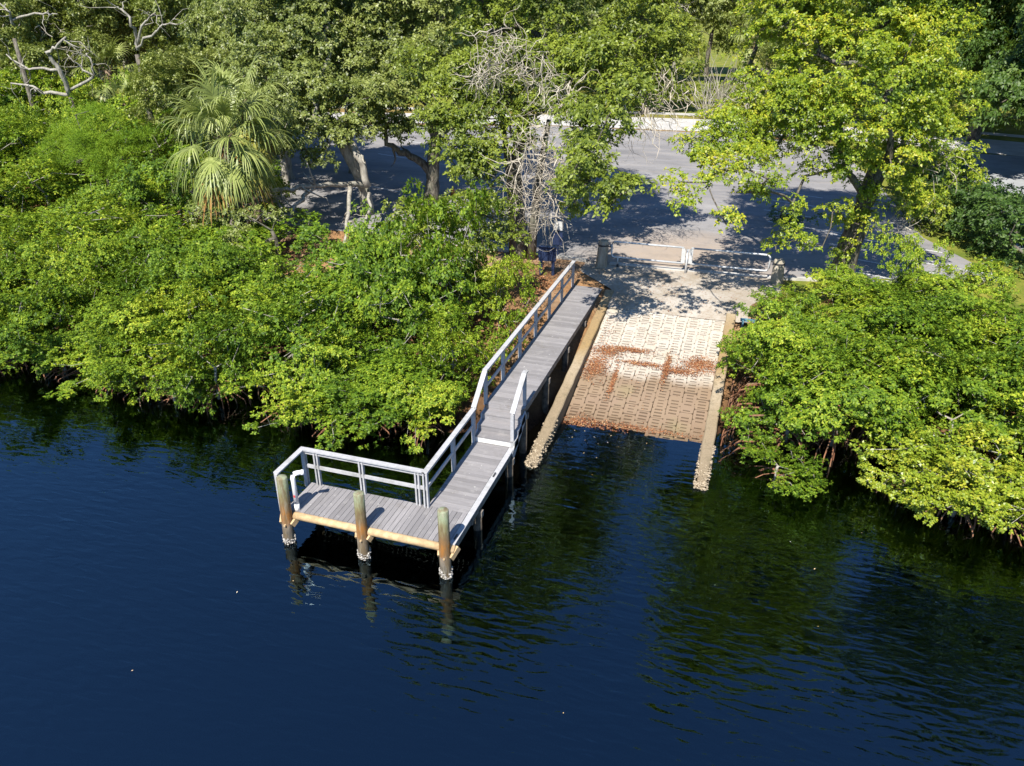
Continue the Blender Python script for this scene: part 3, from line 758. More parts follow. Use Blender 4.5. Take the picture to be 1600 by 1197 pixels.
def twig_mass(spots, n, ln, rad, seed, name, parent, base=(0, 0, 0), droop=.5, mat='twig'):
    r = np.random.default_rng(seed); m = MB(); base = np.array(base)
    for (c, R) in spots:
        for i in range(n):
            p = np.array(c)-base + rdir(1, r)[0]*R*r.random()**.4; d = unit(r.normal(size=3)+np.array([0, 0, -droop])); L = ln*r.uniform(.5, 1.2)
            pts = [p]; k = 6
            for j in range(k):
                d = unit(d + r.normal(size=3)*.45 + np.array([0, 0, -.12*droop])); pts.append(pts[-1]+d*L/k)
            rr = rad*r.uniform(.6, 1.5); m.tube(pts, [rr*(1-.75*j/k) for j in range(k+1)], 3, False)
    return m.build(name, mat, parent)
def branch(pts, r0, r1, name, parent, base, mat='bark_pale', seed=0, sub=4, subl=1.2):
    """explicit bare branch with side twigs"""
    r = np.random.default_rng(seed); m = MB(); pts = [np.array(p)-np.array(base) for p in pts]
    d = []
    for i in range(len(pts)-1):
        for j in range(4): d.append(pts[i]+(pts[i+1]-pts[i])*j/4 + r.normal(size=3)*.05)
    d.append(pts[-1]); n = len(d)
    m.tube(d, [r0+(r1-r0)*i/(n-1) for i in range(n)], 7)
    for k in range(sub):
        i = r.integers(n//3, n); p = d[i]; dr = unit(r.normal(size=3)+np.array([0, 0, -.3])+unit(d[min(i+1, n-1)]-d[i-1])); q = [p]
        L = subl*r.uniform(.5, 1.2)
        for j in range(5): dr = unit(dr+r.normal(size=3)*.4); q.append(q[-1]+dr*L/5)
        rr = max(.012, (r0+(r1-r0)*i/(n-1))*.6); m.tube(q, [rr*(1-.8*j/5) for j in range(6)], 4, False)
    return m.build(name, mat, parent, True)
def copy_tree(o, loc, rz, s, label=None, group=None):
    c = o.copy(); C.objects.link(c); c.location = loc; c.rotation_euler = (0, 0, rz); c.scale = (s, s, s) if not hasattr(s, '__len__') else s
    if label: c['label'] = label
    if group: c['group'] = group
    for k in o.children:
        d = k.copy(); C.objects.link(d); d.parent = c
    return c

# ------------------------------------------------------------------ large single trees
def B(lst): return [ell(at(px, py, Yp), r_) for (px, py, Yp, r_) in lst]
# yellow-green tree right of the gate
t1 = big_tree('shade_tree', 'tall yellow-green tree with a thick trunk beside the right gate post and car park', [(10.85, 19.4, LAND-.2), (10.95, 19.3, 3.4), (11.2, 19.1, 5.4), (11.4, 19.1, 7.2)], (.52, .34),
  B([(1240, 40, 19, 2.0), (1310, 100, 17.5, 2.0), (1400, 120, 18, 1.9), (1380, 40, 20, 2.0), (1450, 70, 20, 1.7), (1475, 150, 20, 1.3), (1195, 110, 18.5, 1.4), (1155, 175, 18, .95), (1225, 175, 17.3, 1.4), (1250, 175, 17, 1.6), (1340, 185, 16.5, 1.6), (1425, 205, 18, 1.4), (1485, 215, 20, 1.1), (1285, 235, 17, 1.3), (1390, 245, 17.5, 1.2), (1215, 225, 17.5, 1.1), (1330, 250, 17, .9), (1180, 210, 17.5, .8), (1440, 260, 19, .9), (1500, 270, 20.5, .8), (1470, 310, 20, .8), (1410, 300, 18.5, .7), (1260, 275, 17, .6),
     (1210, 20, 19, 1.6), (1250, -60, 20, 2.4), (1350, -80, 19, 2.4), (1450, -60, 21, 2.2), (1300, -180, 20, 2.5), (1400, -180, 20.5, 2.4), (1350, -270, 20, 2.3), (1310, -360, 20, 2.2), (1400, -380, 20.5, 2.1), (1350, -450, 20, 1.8), (1460, -280, 21, 2.0), (1250, -280, 20, 1.9), (1180, -90, 19, 1.9), (1220, -210, 19.5, 1.8), (1510, -130, 20.5, 1.9), (1520, -240, 21, 2.0), (1560, -330, 21, 2.1), (1430, -460, 20.5, 2.0), (1280, -440, 20, 1.9), (1140, 215, 16.5, .7), (1110, 235, 15.5, .5), (1185, 245, 16, .8), (1150, 300, 14.6, .45), (1480, -370, 21, 2.0), (1230, -370, 20, 1.8),
     (1075, 312, 11.2, .56), (1137, 350, 11.8, .5), (1090, 230, 15.5, .7), (1130, 200, 16, .8), (1060, 285, 12, .4), (1100, 258, 14.5, .6), (1160, 235, 15.5, .75), (1205, 300, 15, .5), (1120, 268, 13.5, .6), (1165, 262, 14, .7), (1180, 300, 14.4, .4), (1105, 285, 13, .4), (1200, 280, 14, .5), (1245, 375, 16, .72), (1285, 385, 16.2, .6), (1212, 392, 15.6, .5), (1300, 330, 17, .5), (1430, 320, 19, .7), (1240, 330, 16.5, .4), (1345, 300, 18.3, .6), (1320, 345, 18.4, .4), (1365, 330, 18.6, .5), (1318, 402, 18.75, .26), (1332, 375, 18.6, .28), (1322, 425, 18.9, .22), (1345, 352, 18.5, .3)]),
  'yellow', 11, leaf=(.125, .068), ros=24, den=1.7, cl=(.28, .55), ntarget=130, hole=.36, tip=.022)
twig_mass([(at(1455, 250, 19), .8), (at(1420, 340, 19), .7)], 25, 1.3, .014, 3, 'dead_twigs', t1, (10.85, 19.4, LAND-.2))
# tree with dry hanging twigs beside the walkway
B2 = (-3.33, 18.7, LAND-.2)
t2 = big_tree('shade_tree', 'tall green tree hung with masses of dry grey twigs above the notice board', [B2, (-3.3, 18.5, 3.4), (-3.5, 18.3, 5.6), (-3.2, 18.4, 8.)], (.34, .24),
  B([(850, 60, 20, 2.1), (770, 50, 21, 2.0), (920, 120, 18, 1.9), (960, 90, 20, 1.8), (1020, 60, 22, 1.6), (700, 165, 17, 1.4), (760, 185, 17, 1.4), (725, 130, 18, 1.6), (790, 150, 18, 1.4), (850, 170, 17, 1.3), (905, 195, 14, 1.1), (695, 210, 16, .9), (940, 215, 13.5, 1.05), (745, 230, 16, .95), (800, 215, 16.3, .8), (920, 285, 10.6, .7), (965, 305, 9.7, .62), (945, 335, 9.8, .42), (990, 297, 9.9, .4), (1040, 110, 22, 1.4), (1000, 150, 21, 1.2), (880, 110, 18, 1.5), (905, 330, 15.3, .5), (720, 270, 16.2, .5), (660, 110, 19, 1.3), (820, 100, 18.5, 1.2),
     (760, -60, 21, 2.5), (860, -60, 20, 2.5), (950, -40, 21, 2.2), (800, -180, 21, 2.6), (900, -170, 21, 2.4), (850, -270, 21, 2.3), (800, -370, 21, 2.2), (880, -370, 21, 1.8), (850, -450, 21, 1.8), (730, -270, 21, 2.0), (640, -230, 17.5, 2.0), (700, -330, 18.5, 2.0), (590, -200, 17, 1.8), (905, 232, 11.2, .7), (930, 262, 11, .5), (780, 250, 15.8, .75), (700, 243, 16.2, .75), (765, 290, 15.5, .6), (740, 265, 15.8, .6), (750, 250, 15.5, 1.0), (700, 200, 16, 1.2), (900, 288, 13.5, .8), (950, 180, 10.8, .75), (980, 150, 11.2, .8), (930, 230, 10.6, .6), (962, 296, 10.9, .55), (945, 255, 10.8, .5), (905, 255, 9.4, .4), (892, 300, 9.8, .36), (600, -340, 17.5, 2.2), (650, -430, 18, 2.1), (720, -450, 20.5, 2.2), (800, -500, 21, 2.0)]),
  'oak_light', 12, leaf=(.17, .085), ros=13, den=1.9, ntarget=90, hole=.12)
twig_mass([(at(850, 215, 14.4), 1.2), (at(820, 250, 14.6), 1.2), (at(860, 290, 14.6), 1.2), (at(840, 325, 15), 1.1), (at(885, 250, 14.2), .9), (at(790, 70, 16.4), 1.0), (at(840, 110, 16.2), .9), (at(880, 150, 15.8), .7), (at(1000, 185, 19), 1.2), (at(1045, 150, 20), 1.2), (at(760, 110, 16.2), .6)], 62, 1.7, .016, 4, 'dry_vines', t2, B2, .9)
for k, (dx, dy) in enumerate(((.55, -.2), (-.45, .3))):
    m = MB(); m.tube([(dx, dy, 0), (dx*1.2, dy*1.1, 2), (dx*1.6, dy*1.2, 4), (dx*2.4, dy*1.6, 6.5)], [.24, .19, .16, .1], 9); m.build('trunk', 'bark', t2, True)
# forked grey oak in the car park
B3 = (*onz(675, 318, LAND)[:2], LAND-.2)
t3 = big_tree('oak_tree', 'dark oak with a forked grey trunk standing in the car park', [B3, at(678, 260, 26.7), at(681, 215, 26.5), at(672, 170, 26.3)], (.42, .3),
  B([(600, 60, 28, 2.6), (690, 85, 27, 1.8), (560, 120, 26, 2.2), (640, 150, 27, 1.3), (520, 60, 30, 2.6), (700, 20, 29, 2.4), (620, 200, 25.5, .9), (600, 0, 28, 2.6), (600, -90, 28, 3), (700, -90, 28, 2.6), (520, -80, 29, 2.6), (640, -190, 28, 2.6), (560, -170, 29, 2.2), (600, -290, 28, 2.6), (680, -280, 28, 2.4), (530, -260, 29, 2.2), (590, 160, 25, 1.3), (640, 110, 26, 1.8), (570, 190, 24.5, 1.0), (630, 205, 25, .8), (700, 190, 26, 1.1), (660, 190, 25.4, .9), (720, 130, 27, 1.3)]),
  'oak', 13, leaf=(.2, .1), ros=13, den=1.8, ntarget=80, hole=.12)
branch([at(678, 275, 26.7), at(655, 250, 26.4), at(628, 238, 26), at(605, 225, 25.6), at(600, 180, 25.5)], .26, .1, 'side_limb', t3, B3, 'bark', 1)
# leaning pale oak with bare limbs
B4 = (*onz(572, 335, LAND)[:2], LAND-.2)
t4 = big_tree('oak_tree', 'leaning oak with a pale trunk and bare drooping dead limbs', [B4, at(570, 300, 23.3), at(556, 262, 22.5), at(528, 215, 21.8)], (.36, .26),
  B([(480, 150, 22, 2.0), (540, 165, 22, 1.5), (430, 95, 24, 2.3), (500, 60, 25, 2.4), (590, 150, 23, 1.2), (465, 225, 20, .9), (520, 215, 21, .9), (430, 180, 21.5, 1.5), (470, -30, 26, 2.6), (400, 20, 27, 2.4), (420, -60, 27, 2.2), (480, -130, 25, 2.4), (430, -190, 26, 2.2), (500, -230, 25, 2.2), (490, 190, 21, 1.3), (560, 200, 22, 1.1), (440, 240, 20, .9), (480, 255, 20, .7), (600, 195, 23.5, .8), (500, 250, 20.5, .7)]),
  'oak', 14, leaf=(.19, .095), ros=13, den=1.8, ntarget=70, hole=.12, bark='bark_pale')
branch([at(572, 290, 22.6), at(515, 288, 20.5), at(470, 294, 19), at(425, 298, 18), at(385, 306, 17)], .16, .05, 'dead_limb', t4, B4, 'bark_pale', 2, 7, 1.6)
branch([at(490, 293, 19.8), at(462, 318, 18), at(446, 350, 16.8), at(432, 375, 16)], .12, .05, 'dead_limb', t4, B4, 'bark_pale', 3, 5)
branch([at(548, 290, 21.6), at(544, 325, 19), at(541, 365, 17), at(533, 398, 15.6)], .13, .05, 'dead_limb', t4, B4, 'bark_pale', 4, 8, 1.5)
branch([at(575, 295, 22.4), at(578, 330, 19.5), at(568, 355, 18), at(572, 380, 17)], .1, .03, 'dead_limb', t4, B4, 'bark_pale', 5, 6)
branch([at(540, 215, 21.6), at(560, 245, 21.5), at(575, 292, 21.7)], .2, .2, 'broken_limb', t4, B4, 'bark_pale', 6, 2)
# olive oak near the mangroves
B5 = (*onz(438, 425, 1.4)[:2], 1.2)
t5 = big_tree('small_oak', 'small olive oak with a stout brown trunk at the edge of the mangroves', [B5, at(434, 385, 13.6), at(425, 360, 13.4)], (.22, .07),
  B([(400, 345, 13, .9), (440, 345, 13.5, .5), (385, 385, 12.5, .9), (425, 420, 12, .7), (360, 350, 13.5, 1.0), (330, 330, 14, 1.)]), 'oak', 15, leaf=(.14, .07), ros=11, den=1.6, ntarget=40)
# tall oak over the mangroves by the walkway
t6 = big_tree('small_oak', 'bushy olive tree with drooping pale twigs in the thicket behind the walkway railing', [(-3.6, 12.4, .9), (-3.5, 12.2, 2.6), (-3.3, 12., 4.)], (.22, .15),
  B([(720, 335, 12.5, 1.2), (770, 340, 12.2, 1.0), (680, 360, 12.2, 1.1), (745, 395, 11.5, 1.0), (795, 375, 12.6, .8), (700, 420, 11, 1.0), (640, 350, 12.6, 1.0), (600, 400, 12, 1.0), (810, 425, 12.4, .55)]), 'oak_light', 16, leaf=(.14, .07), ros=13, den=1.7, ntarget=50)
twig_mass([(at(735, 410, 10.7), .7), (at(540, 430, 11.2), .6), (at(690, 440, 10.2), .6), (at(655, 400, 11), .6)], 14, 1.2, .012, 6, 'dry_twigs', t6, (-3.6, 12.4, .9))

t7 = big_tree('shade_tree', 'tall dark tree whose crown overhangs the hedge and side street', [(20.6, 21.5, LAND-.2), (20.5, 21.6, 4.5), (20.3, 21.8, 8.)], (.4, .28),
  [ell(q, rr_) for q, rr_ in (((19.5, 22, 11), 1.8), ((21.5, 21, 11.5), 2.2), ((18.6, 23, 13), 1.8), ((20.5, 21, 14), 2.4), ((22.8, 22, 14), 2.3), ((19, 22.5, 16), 2.2), ((21.5, 21.5, 17), 2.5), ((23, 22, 18), 2.2), ((20, 22, 19), 2.3), ((21.5, 22, 20.5), 2.0), ((19.4, 24, 9.6), 1.3), ((24.5, 21.5, 16), 2.2), ((24, 21, 12.5), 2.), ((17.5, 22.5, 17.5), 2.2), ((17.8, 22, 20), 2.2), ((19.5, 21.5, 22), 2.3), ((22.5, 21.5, 22.5), 2.3), ((25.5, 22, 19.5), 2.4), ((17.2, 23.5, 15), 1.7), ((16, 21.5, 18), 2.1), ((15.8, 21.5, 20.5), 2.1), ((16.4, 22, 15.5), 1.6))], 'hedge', 17, leaf=(.18, .09), ros=12, den=1.6, ntarget=60, hole=.15)
# ------------------------------------------------------------------ palms
def frond_mesh(elev, L, seed, mat, nl=34, petiole=1.1):
    r = np.random.default_rng(seed); V = []; F = []
    d = np.array([math.cos(elev), 0, math.sin(elev)]); p = np.zeros(3); pts = [p]; k = 5
    for i in range(k):
        d = unit(d + np.array([0, 0, -.1*(1.2-abs(math.sin(elev)))])); p = p + d*petiole/k; pts.append(p)
    m = MB(); m.tube(pts, [.03, .025, .022, .02, .018, .015], 4, False)
    V += m.v; F += [tuple(f) for f in m.f]
    side = np.array([0, 1., 0]); nrm = unit(np.cross(d, side)); 
    if nrm[2] < 0: nrm = -nrm
    for i in range(nl):
        f = (i+.5)/nl*2-1; ph = f*2.0 + r.normal()*.05
        base = p + d*(.35*(1-abs(f)))*.9
        g = unit(d*math.cos(ph)+side*math.sin(ph)+nrm*.22); ln = L*(1-.35*f*f)*r.uniform(.85, 1.12); q = base; w0 = .05; segs = 5
        w = unit(np.cross(g, nrm)); k0 = len(V)
        for j in range(segs+1):
            ww = w0*(1-(j/segs)**1.6)*.5+.004
            V.append(tuple(q+w*ww)); V.append(tuple(q-w*ww))
            g = unit(g + np.array([0, 0, -.16-.16*j*(.4+abs(f))]) + r.normal(size=3)*.03); q = q + g*ln/segs
        for j in range(segs): a = k0+2*j; F.append((a, a+1, a+3, a+2))
    me = bpy.data.meshes.new('frond'); me.from_pydata(V, [], F); me.update(); me.materials.append(MAT[mat]); return me
FR = {}
def palm(name, label, base, top, n, R, seed, dead=4, trunk_r=.2, group=None):
    r = np.random.default_rng(seed); e = empty(name, base); h = np.array(top)-np.array(base)
    m = MB(); pts = [h*t for t in np.linspace(0, 1, 14)]
    m.tube(pts, [trunk_r*(1.15 if k % 2 else 1.)*(1.2 if k > 10 else 1) for k in range(14)], 12); m.build('trunk', 'boot', e, True)
    bt = MB()
    for k in range(60):
        a = k*2.4; t = .7+.3*k/60; q = h*t; dr = np.array([math.cos(a), math.sin(a), .75]); bt.beam(q+dr*.12, q+dr*.42, .09, .03)
    bt.build('leaf_bases', 'boot', e)
    for i in range(n):
        t = i/n; az = i*2.39996 + r.normal()*.15
        if i < dead: el, mat = -.66, 'frond_dead'
        elif t < .42: el, mat = -.85+1.3*(t), ('frond_yellow' if r.random() < .65 else 'frond')
        else: el, mat = -.3+ (t-.42)*2.75, 'frond'
        q = round(el/.22)*.22; key = (q, mat, i % 2)
        if key not in FR: FR[key] = frond_mesh(q, 1.25, len(FR)+5, mat)
        o = link('frond', FR[key], e); o.location = tuple(h + np.array([0, 0, -.35+.5*t])); o.rotation_euler = (0, 0, az); s_ = R*r.uniform(.88, 1.1); o.scale = (s_, s_, s_)
    return tag(e, label, 'palm', group)
pt = at(350, 218, 15.2)
palm('cabbage_palm', 'large cabbage palm with a shaggy crown and orange-brown dead fronds', (pt[0]+.2, 15.4, 1.3), tuple(pt), 44, 1.3, 21)
pt = at(372, 165, 17.2)
palm('cabbage_palm', 'slender cabbage palm with upright fronds just behind the shaggy palm', (pt[0]+.1, 17.4, 1.4), tuple(pt), 26, 1.15, 22, 2, .17)
pt = at(168, 110, 36); palm('cabbage_palm', 'pale green palm among bare oak limbs across the mangroves', (pt[0], 36.2, 1.4), tuple(pt), 22, 1.3, 23, 0)
pt = at(195, 160, 30); palm('cabbage_palm', 'little palm with a bright orange dead frond cluster above the feathery tree', (pt[0], 30.2, 1.4), tuple(pt), 16, .95, 24, 8)
pt = at(40, 30, 48); palm('cabbage_palm', 'distant palm among pale bare branches at the far end of the thicket', (pt[0], 48.2, 1.4), tuple(pt), 20, 1.4, 25, 0)
pt = at(1180, 60, 80); palm('cabbage_palm', 'far palm beyond the road near the lawn', (pt[0], 80.2, 1.6), tuple(pt), 18, 1.3, 26, 0)

# feathery bright green tree
r = np.random.default_rng(31)
pb = at(145, 225, 19); e = empty('feathery_tree', (pb[0], 19.3, .9)); bs = np.array([pb[0], 19.3, .9])
bl = [tuple(np.array(b[:3])-bs)+b[3:] for b in B([(150, 190, 19.5, 1.1), (100, 240, 18.5, 1.1), (190, 235, 19, 1.1), (140, 240, 18.5, 1.2), (70, 255, 18.5, .8), (220, 225, 19.5, .8), (170, 265, 18, .9), (120, 210, 19.5, .9)])]
P, N, CC = crown_points(bl, r, 2.2, (.3, .5), 20, hole=.1)
Vq = leaf_quads(P, N, 7, .26, .022, r, .7, .1)
link('crown', np_mesh('crown', Vq, np.arange(len(Vq)).reshape(-1, 4), 'feather'), e)
limbs([(0, 0, 0), (.1, 0, 1.6), (.1, .1, 2.6)], (.14, .09), thin(CC, 40, r), r, 'trunk', 'bark', e)
tag(e, 'feathery bright green tree with soft foliage rising from the mangroves', 'tree')

# ------------------------------------------------------------------ mangroves
def mangrove(seed, mat, H=3.0, R=1.75, lobes=6):
    r = np.random.default_rng(seed); e = empty('mangrove_tree', (0, 0, -400))
    bl = [(0, 0, H*.6, R*.62, R*.62, H*.3)]
    for k in range(lobes):
        a = k*6.283/lobes + r.normal()*.3; q = R*r.uniform(.5, .95); s_ = R*r.uniform(.34, .62)
        bl.append((math.cos(a)*q, math.sin(a)*q, H*r.uniform(.2, .85), s_, s_, s_*.85))
    P, N, CC = crown_points(bl, r, 1.1, (.24, .5), 19, up_bias=.3, hole=.36, shell=(.6, 1.15))
    V = leaf_quads(P, N, 7, .13, .068, r, .15, .06)
    link('crown', np_mesh('crown', V, np.arange(len(V)).reshape(-1, 4), mat), e)
    limbs([(0, 0, .25), (.05, 0, H*.3), (0, .05, H*.45)], (.08, .06), thin(CC, 34, r), r, 'trunk', 'bark_pale', e, tip=.009, wig=.2)
    m = MB()
    for k in range(16):
        a = r.random()*6.283; q = r.uniform(.4, 1.25)*R*.7; h0 = r.uniform(.4, 1.1)
        m.tube([(0, 0, h0), (math.cos(a)*q*.45, math.sin(a)*q*.45, h0*.95), (math.cos(a)*q*.85, math.sin(a)*q*.85, h0*.45), (math.cos(a)*q, math.sin(a)*q, -.7)], [.035, .03, .025, .022], 5, False)
    m.build('prop_roots', 'root', e, True)
    return tag(e, 'mangrove', 'mangrove')
mv = [mangrove(41+k, 'mangrove' if k < 6 else 'yellow_mangrove', 3.0, 1.75) for k in range(8)]
used = [False]*len(mv)
def put(k, x, y, z, s, sz, label, group):
    rz = random.random()*6.283
    if used[k]: o = copy_tree(mv[k], (x, y, z), rz, (s, s, sz), label, group)
    else: o = mv[k]; used[k] = True; o.location = (x, y, z); o.rotation_euler = (0, 0, rz); o.scale = (s, s, sz)
    o['label'] = label; o['group'] = group
LL = 'leafy green mangrove tree in the thicket on the railing side of the dock'
RL = 'leafy green mangrove tree in the thicket beside the blue bench'
YL = 'yellowing mangrove tree overhanging the water in the thicket beside the blue bench'
r = np.random.default_rng(77)
def right_label(x, y):
    if x < 9 : return 'mangrove tree lining the ramp wall by the blue bench', 'mangroves lining the ramp wall'
    if y > 14: return 'mangrove tree at the lawn edge below the yellow-green tree', 'mangroves at the lawn edge'
    if y < 8.5: return 'mangrove tree of the front row over the water beyond the ramp wall', 'front row mangroves beyond the ramp wall'
    if x < 13: return 'mangrove tree in the middle of the thicket behind the blue bench', 'mangroves behind the blue bench'
    return 'mangrove tree in the thick of the thicket farthest from the ramp', 'mangroves farthest from the ramp'
def left_label(x, y):
    if y < 6.3: return 'mangrove tree of the front row, behind the low bushes at the water', 'front row mangroves'
    if x > -3.6: return 'mangrove tree growing right against the walkway railing', 'mangroves against the walkway railing'
    if x > -9.5: return 'mangrove tree between the walkway and the leaning pale oak', 'mangroves between walkway and oak'
    if x > -17: return 'mangrove tree between the water and the small olive oak', 'mangroves before the small oak'
    if x > -23 and y > 12: return 'tall mangrove tree growing around the shaggy cabbage palm', 'mangroves around the palm'
    if y < 14: return 'mangrove tree in the open thicket away from the dock, below the feathery tree', 'mangroves below the feathery tree'
    if y < 21: return 'tall mangrove tree beside the feathery bright green tree', 'mangroves beside the feathery tree'
    return 'yellowish mangrove tree at the back of the thicket below the bare-limbed oaks', 'mangroves below the bare oaks'
def left_top(x, y):
    t = 2.5 + max(0, y-6)*.15
    if x > -9: t = 2.6 + max(0, y-5.4)*.45
    return min(t, 6.6)
gy = 4.7
while gy < 36:
    gx = -2.2 if gy < 7 else -1.9
    step = 2.0 if gy < 12 else 2.4
    while gx > (-26 if gy < 12 else -46 if gy < 24 else -62):
        x = gx + r.normal()*.3; y = gy + r.normal()*.3
        sh = 5.6 + .35*math.sin(x*.7) + .25*math.sin(x*1.9+1) - .6
        ok = True
        if gy < 5.5 and -9.6 < x < -8.4: ok = False
        if x > -1.5 and y > 12.2: ok = False
        if -16.2 < x < -3.2 and y > 12.8: ok = False
        if -16.2 < x < -10.2 and y > 11.2: ok = False
        if -3.3 < x and y > 14: ok = False
        if -20 < x and y > 15.5: ok = False
        if -29.5 < x < -23.5 and 17.5 < y < 20.8: ok = False
        if -30 < x and y > 24: ok = False
        if ok:
            tz = left_top(x, y)*r.uniform(.6, 1.35); z = max(-.1, ground_z(x, y)-.05)
            sz = max(.55, (tz-z)/3.0); s_ = r.uniform(.75, 1.25)*(1.0 if gy < 12 else 1.3)
            if x > -2.1: s_ *= .72
            put(int(r.integers(0, 6)), x, y, z, s_, sz, *left_label(x, y))
        gx -= step
    gy += 1.95 if gy < 12 else 2.4
# low fringe drooping over the water
for x, y in ((-10.6, 4.4), (-12.5, 4.35), (-14.6, 4.5), (-11.5, 4.1), (-17, 4.7), (-19.5, 4.6), (-6.0, 4.35), (-7.2, 4.5), (-4.6, 5.0), (-2.6, 5.3), (-1.9, 6.2), (-3.6, 5.1), (-5.2, 4.3), (-22, 4.8)):
    put(int(r.integers(0, 6)), x, y, -.2, r.uniform(.62, .85), r.uniform(.5, .72), 'low mangrove bush drooping over the water at the dock thicket edge', 'low mangroves at the thicket edge')
# right thicket
for (x, y, tz, s_, k) in ((8.5, 12.4, 3.0, .75, 0), (8.3, 10.8, 3.1, .85, 1), (8.4, 8.9, 2.9, .85, 2), (8.9, 7.6, 2.4, .85, 3), (8.7, 14.0, 3.0, .62, 4), (9.6, 11.4, 2.9, .95, 5), (9.9, 9.5, 3.0, 1.0, 0), (10.3, 8.0, 2.7, .9, 1), (9.3, 13.3, 2.4, .8, 2), (10.9, 12.6, 3.1, 1.0, 3), (11.4, 10.6, 3.2, 1.0, 4), (11.7, 8.6, 3.0, 1.0, 5), (12.0, 14.4, 3.4, 1.0, 0), (12.6, 12.4, 3.4, 1.05, 1), (13.2, 10.2, 3.3, 1.05, 2), (13.5, 8.2, 3.1, 1.05, 3), (13.8, 14.2, 3.6, 1.0, 4), (14.4, 12.4, 3.5, 1.05, 5), (14.9, 10.2, 3.4, 1.05, 0), (15.2, 8.2, 3.2, 1.05, 1), (15.8, 13.4, 3.5, 1.05, 2), (16.6, 11.4, 3.5, 1.1, 3), (16.9, 9.2, 3.3, 1.1, 4), (18.2, 12.8, 3.6, 1.1, 5), (18.6, 10.2, 3.5, 1.1, 0), (17.0, 7.0, 3.1, 1.05, 1), (11.2, 15.6, 3.1, .85, 2), (12.6, 16.0, 3.0, .8, 3), (20, 8, 3.3, 1.1, 2), (20.4, 11, 3.4, 1.1, 4), (10.4, 16.6, 2.9, .6, 5), (13.9, 16.6, 3.3, .6, 1), (12.9, 17.4, 4.5, .62, 2), (14.9, 16.4, 4.2, .8, 3)):
    z = max(-.1, ground_z(x, y)-.05); put(k, x+r.normal()*.12, y+r.normal()*.12, z, s_, max(.5, (tz-z)/3.), *right_label(x, y))
for (x, y, tz, s_, k) in ((12.6, 6.4, 2.3, .9, 6), (14.0, 5.9, 2.5, .95, 7), (15.4, 6.4, 2.7, 1.0, 6), (13.4, 5.2, 1.8, .72, 7), (14.8, 5.1, 1.7, .8, 6), (16.2, 5.3, 2.0, .9, 7), (12.2, 6.0, 1.6, .6, 6)):
    put(k, x, y, -.15, s_, tz/3., YL, 'yellowing mangroves over the water')
put(3, 8.75, 5.75, -.2, .66, .42, 'small low mangrove bush standing in the water off the ramp wall', 'low mangrove in the water')
for k in range(len(mv)):
    if not used[k]: mv[k].location = (0, 0, -500)
# red prop roots along the ramp wall
r = np.random.default_rng(5)
for k in range(26):
    x0 = 7.55+r.random()*.7; y0 = 6.2+r.random()*4; m = MB(); h = .5+r.random()*.7; x1 = 6.98+r.random()*.35; gz = ground_z(x1, y0)
    m.tube([(x0, y0, gz+h), ((x0+x1)/2, y0-.1, gz+h*.95), (x1+.05, y0-.25, gz+h*.45), (x1, y0-.35, gz-.2)], [.035, .032, .028, .024], 5)
    tag(m.build('mangrove_root', 'root', None, True), 'reddish arching mangrove root beside the tan ramp wall', 'root', 'mangrove roots beside the ramp wall')

# ------------------------------------------------------------------ background trees (variants copied)
def bg_tree(seed, mat, H, R, n, label, bark='bark', leaf=(.24, .12), bare=0, low=.3):
    r = np.random.default_rng(seed); e = empty('oak_tree', (0, 0, -600)); bl = []
    for k in range(n):
        a = r.random()*6.283; q = R*math.sqrt(r.random())*.8; hz = H*(low+.14+(.82-low)*r.random()*(1-.35*(q/R)**2)); s_ = R*r.uniform(.3, .46)
        bl.append((math.cos(a)*q, math.sin(a)*q, hz, s_, s_, s_*.75))
    P, N, CC = crown_points(bl, r, 1.5, (.35, .65), 12, hole=.15)
    V = leaf_quads(P, N, 6, leaf[0], leaf[1], r, .18)
    link('crown', np_mesh('crown', V, np.arange(len(V)).reshape(-1, 4), mat), e)
    limbs([(0, 0, -.2), (.2, .1, H*.18), (.3, -.1, H*.34)], (.36, .26), np.concatenate([np.array([b[:3] for b in bl]), thin(CC, 50, r)]), r, 'trunk', bark, e, tip=.022, wig=.3)
    if bare: twig_mass([((r.normal()*R*.4, -R*.4+r.normal()*R*.3, H*r.uniform(.45, .85)), R*.35) for k in range(bare)], 26, 1.9, .02, seed, 'bare_twigs', e, (0, 0, 0), .1)
    return tag(e, label, 'tree')
O1 = 'dark green oak with spreading grey limbs across the mangroves from the dock'
O2 = 'light green oak in the wood beyond the road'
bgv = [bg_tree(61, 'oak', 10, 4.6, 20, O1, 'bark_pale', (.22, .11), 3), bg_tree(62, 'oak', 10, 4.6, 18, O1, 'bark_pale', (.22, .11), 3), bg_tree(63, 'oak_light', 11, 4.4, 20, O2, 'bark', (.24, .12), 0, .1), bg_tree(64, 'oak_light', 11, 4.2, 22, O2, 'bark', (.24, .12), 2, .08), bg_tree(65, 'hedge', 9, 4.4, 20, 'x', 'bark', (.24, .12), 0, .15)]
usedb = [False]*5
def putb(k, x, y, h, s_, label, group):
    sz = h/(10 if k < 2 else 11 if k < 4 else 9); rz = r.random()*6.283
    if usedb[k]: o = copy_tree(bgv[k], (x, y, LAND), rz, (s_, s_, sz), label, group)
    else: o = bgv[k]; usedb[k] = True; o.location = (x, y, LAND); o.rotation_euler = (0, 0, rz); o.scale = (s_, s_, sz)
    o['label'] = label; o['group'] = group
r = np.random.default_rng(99)
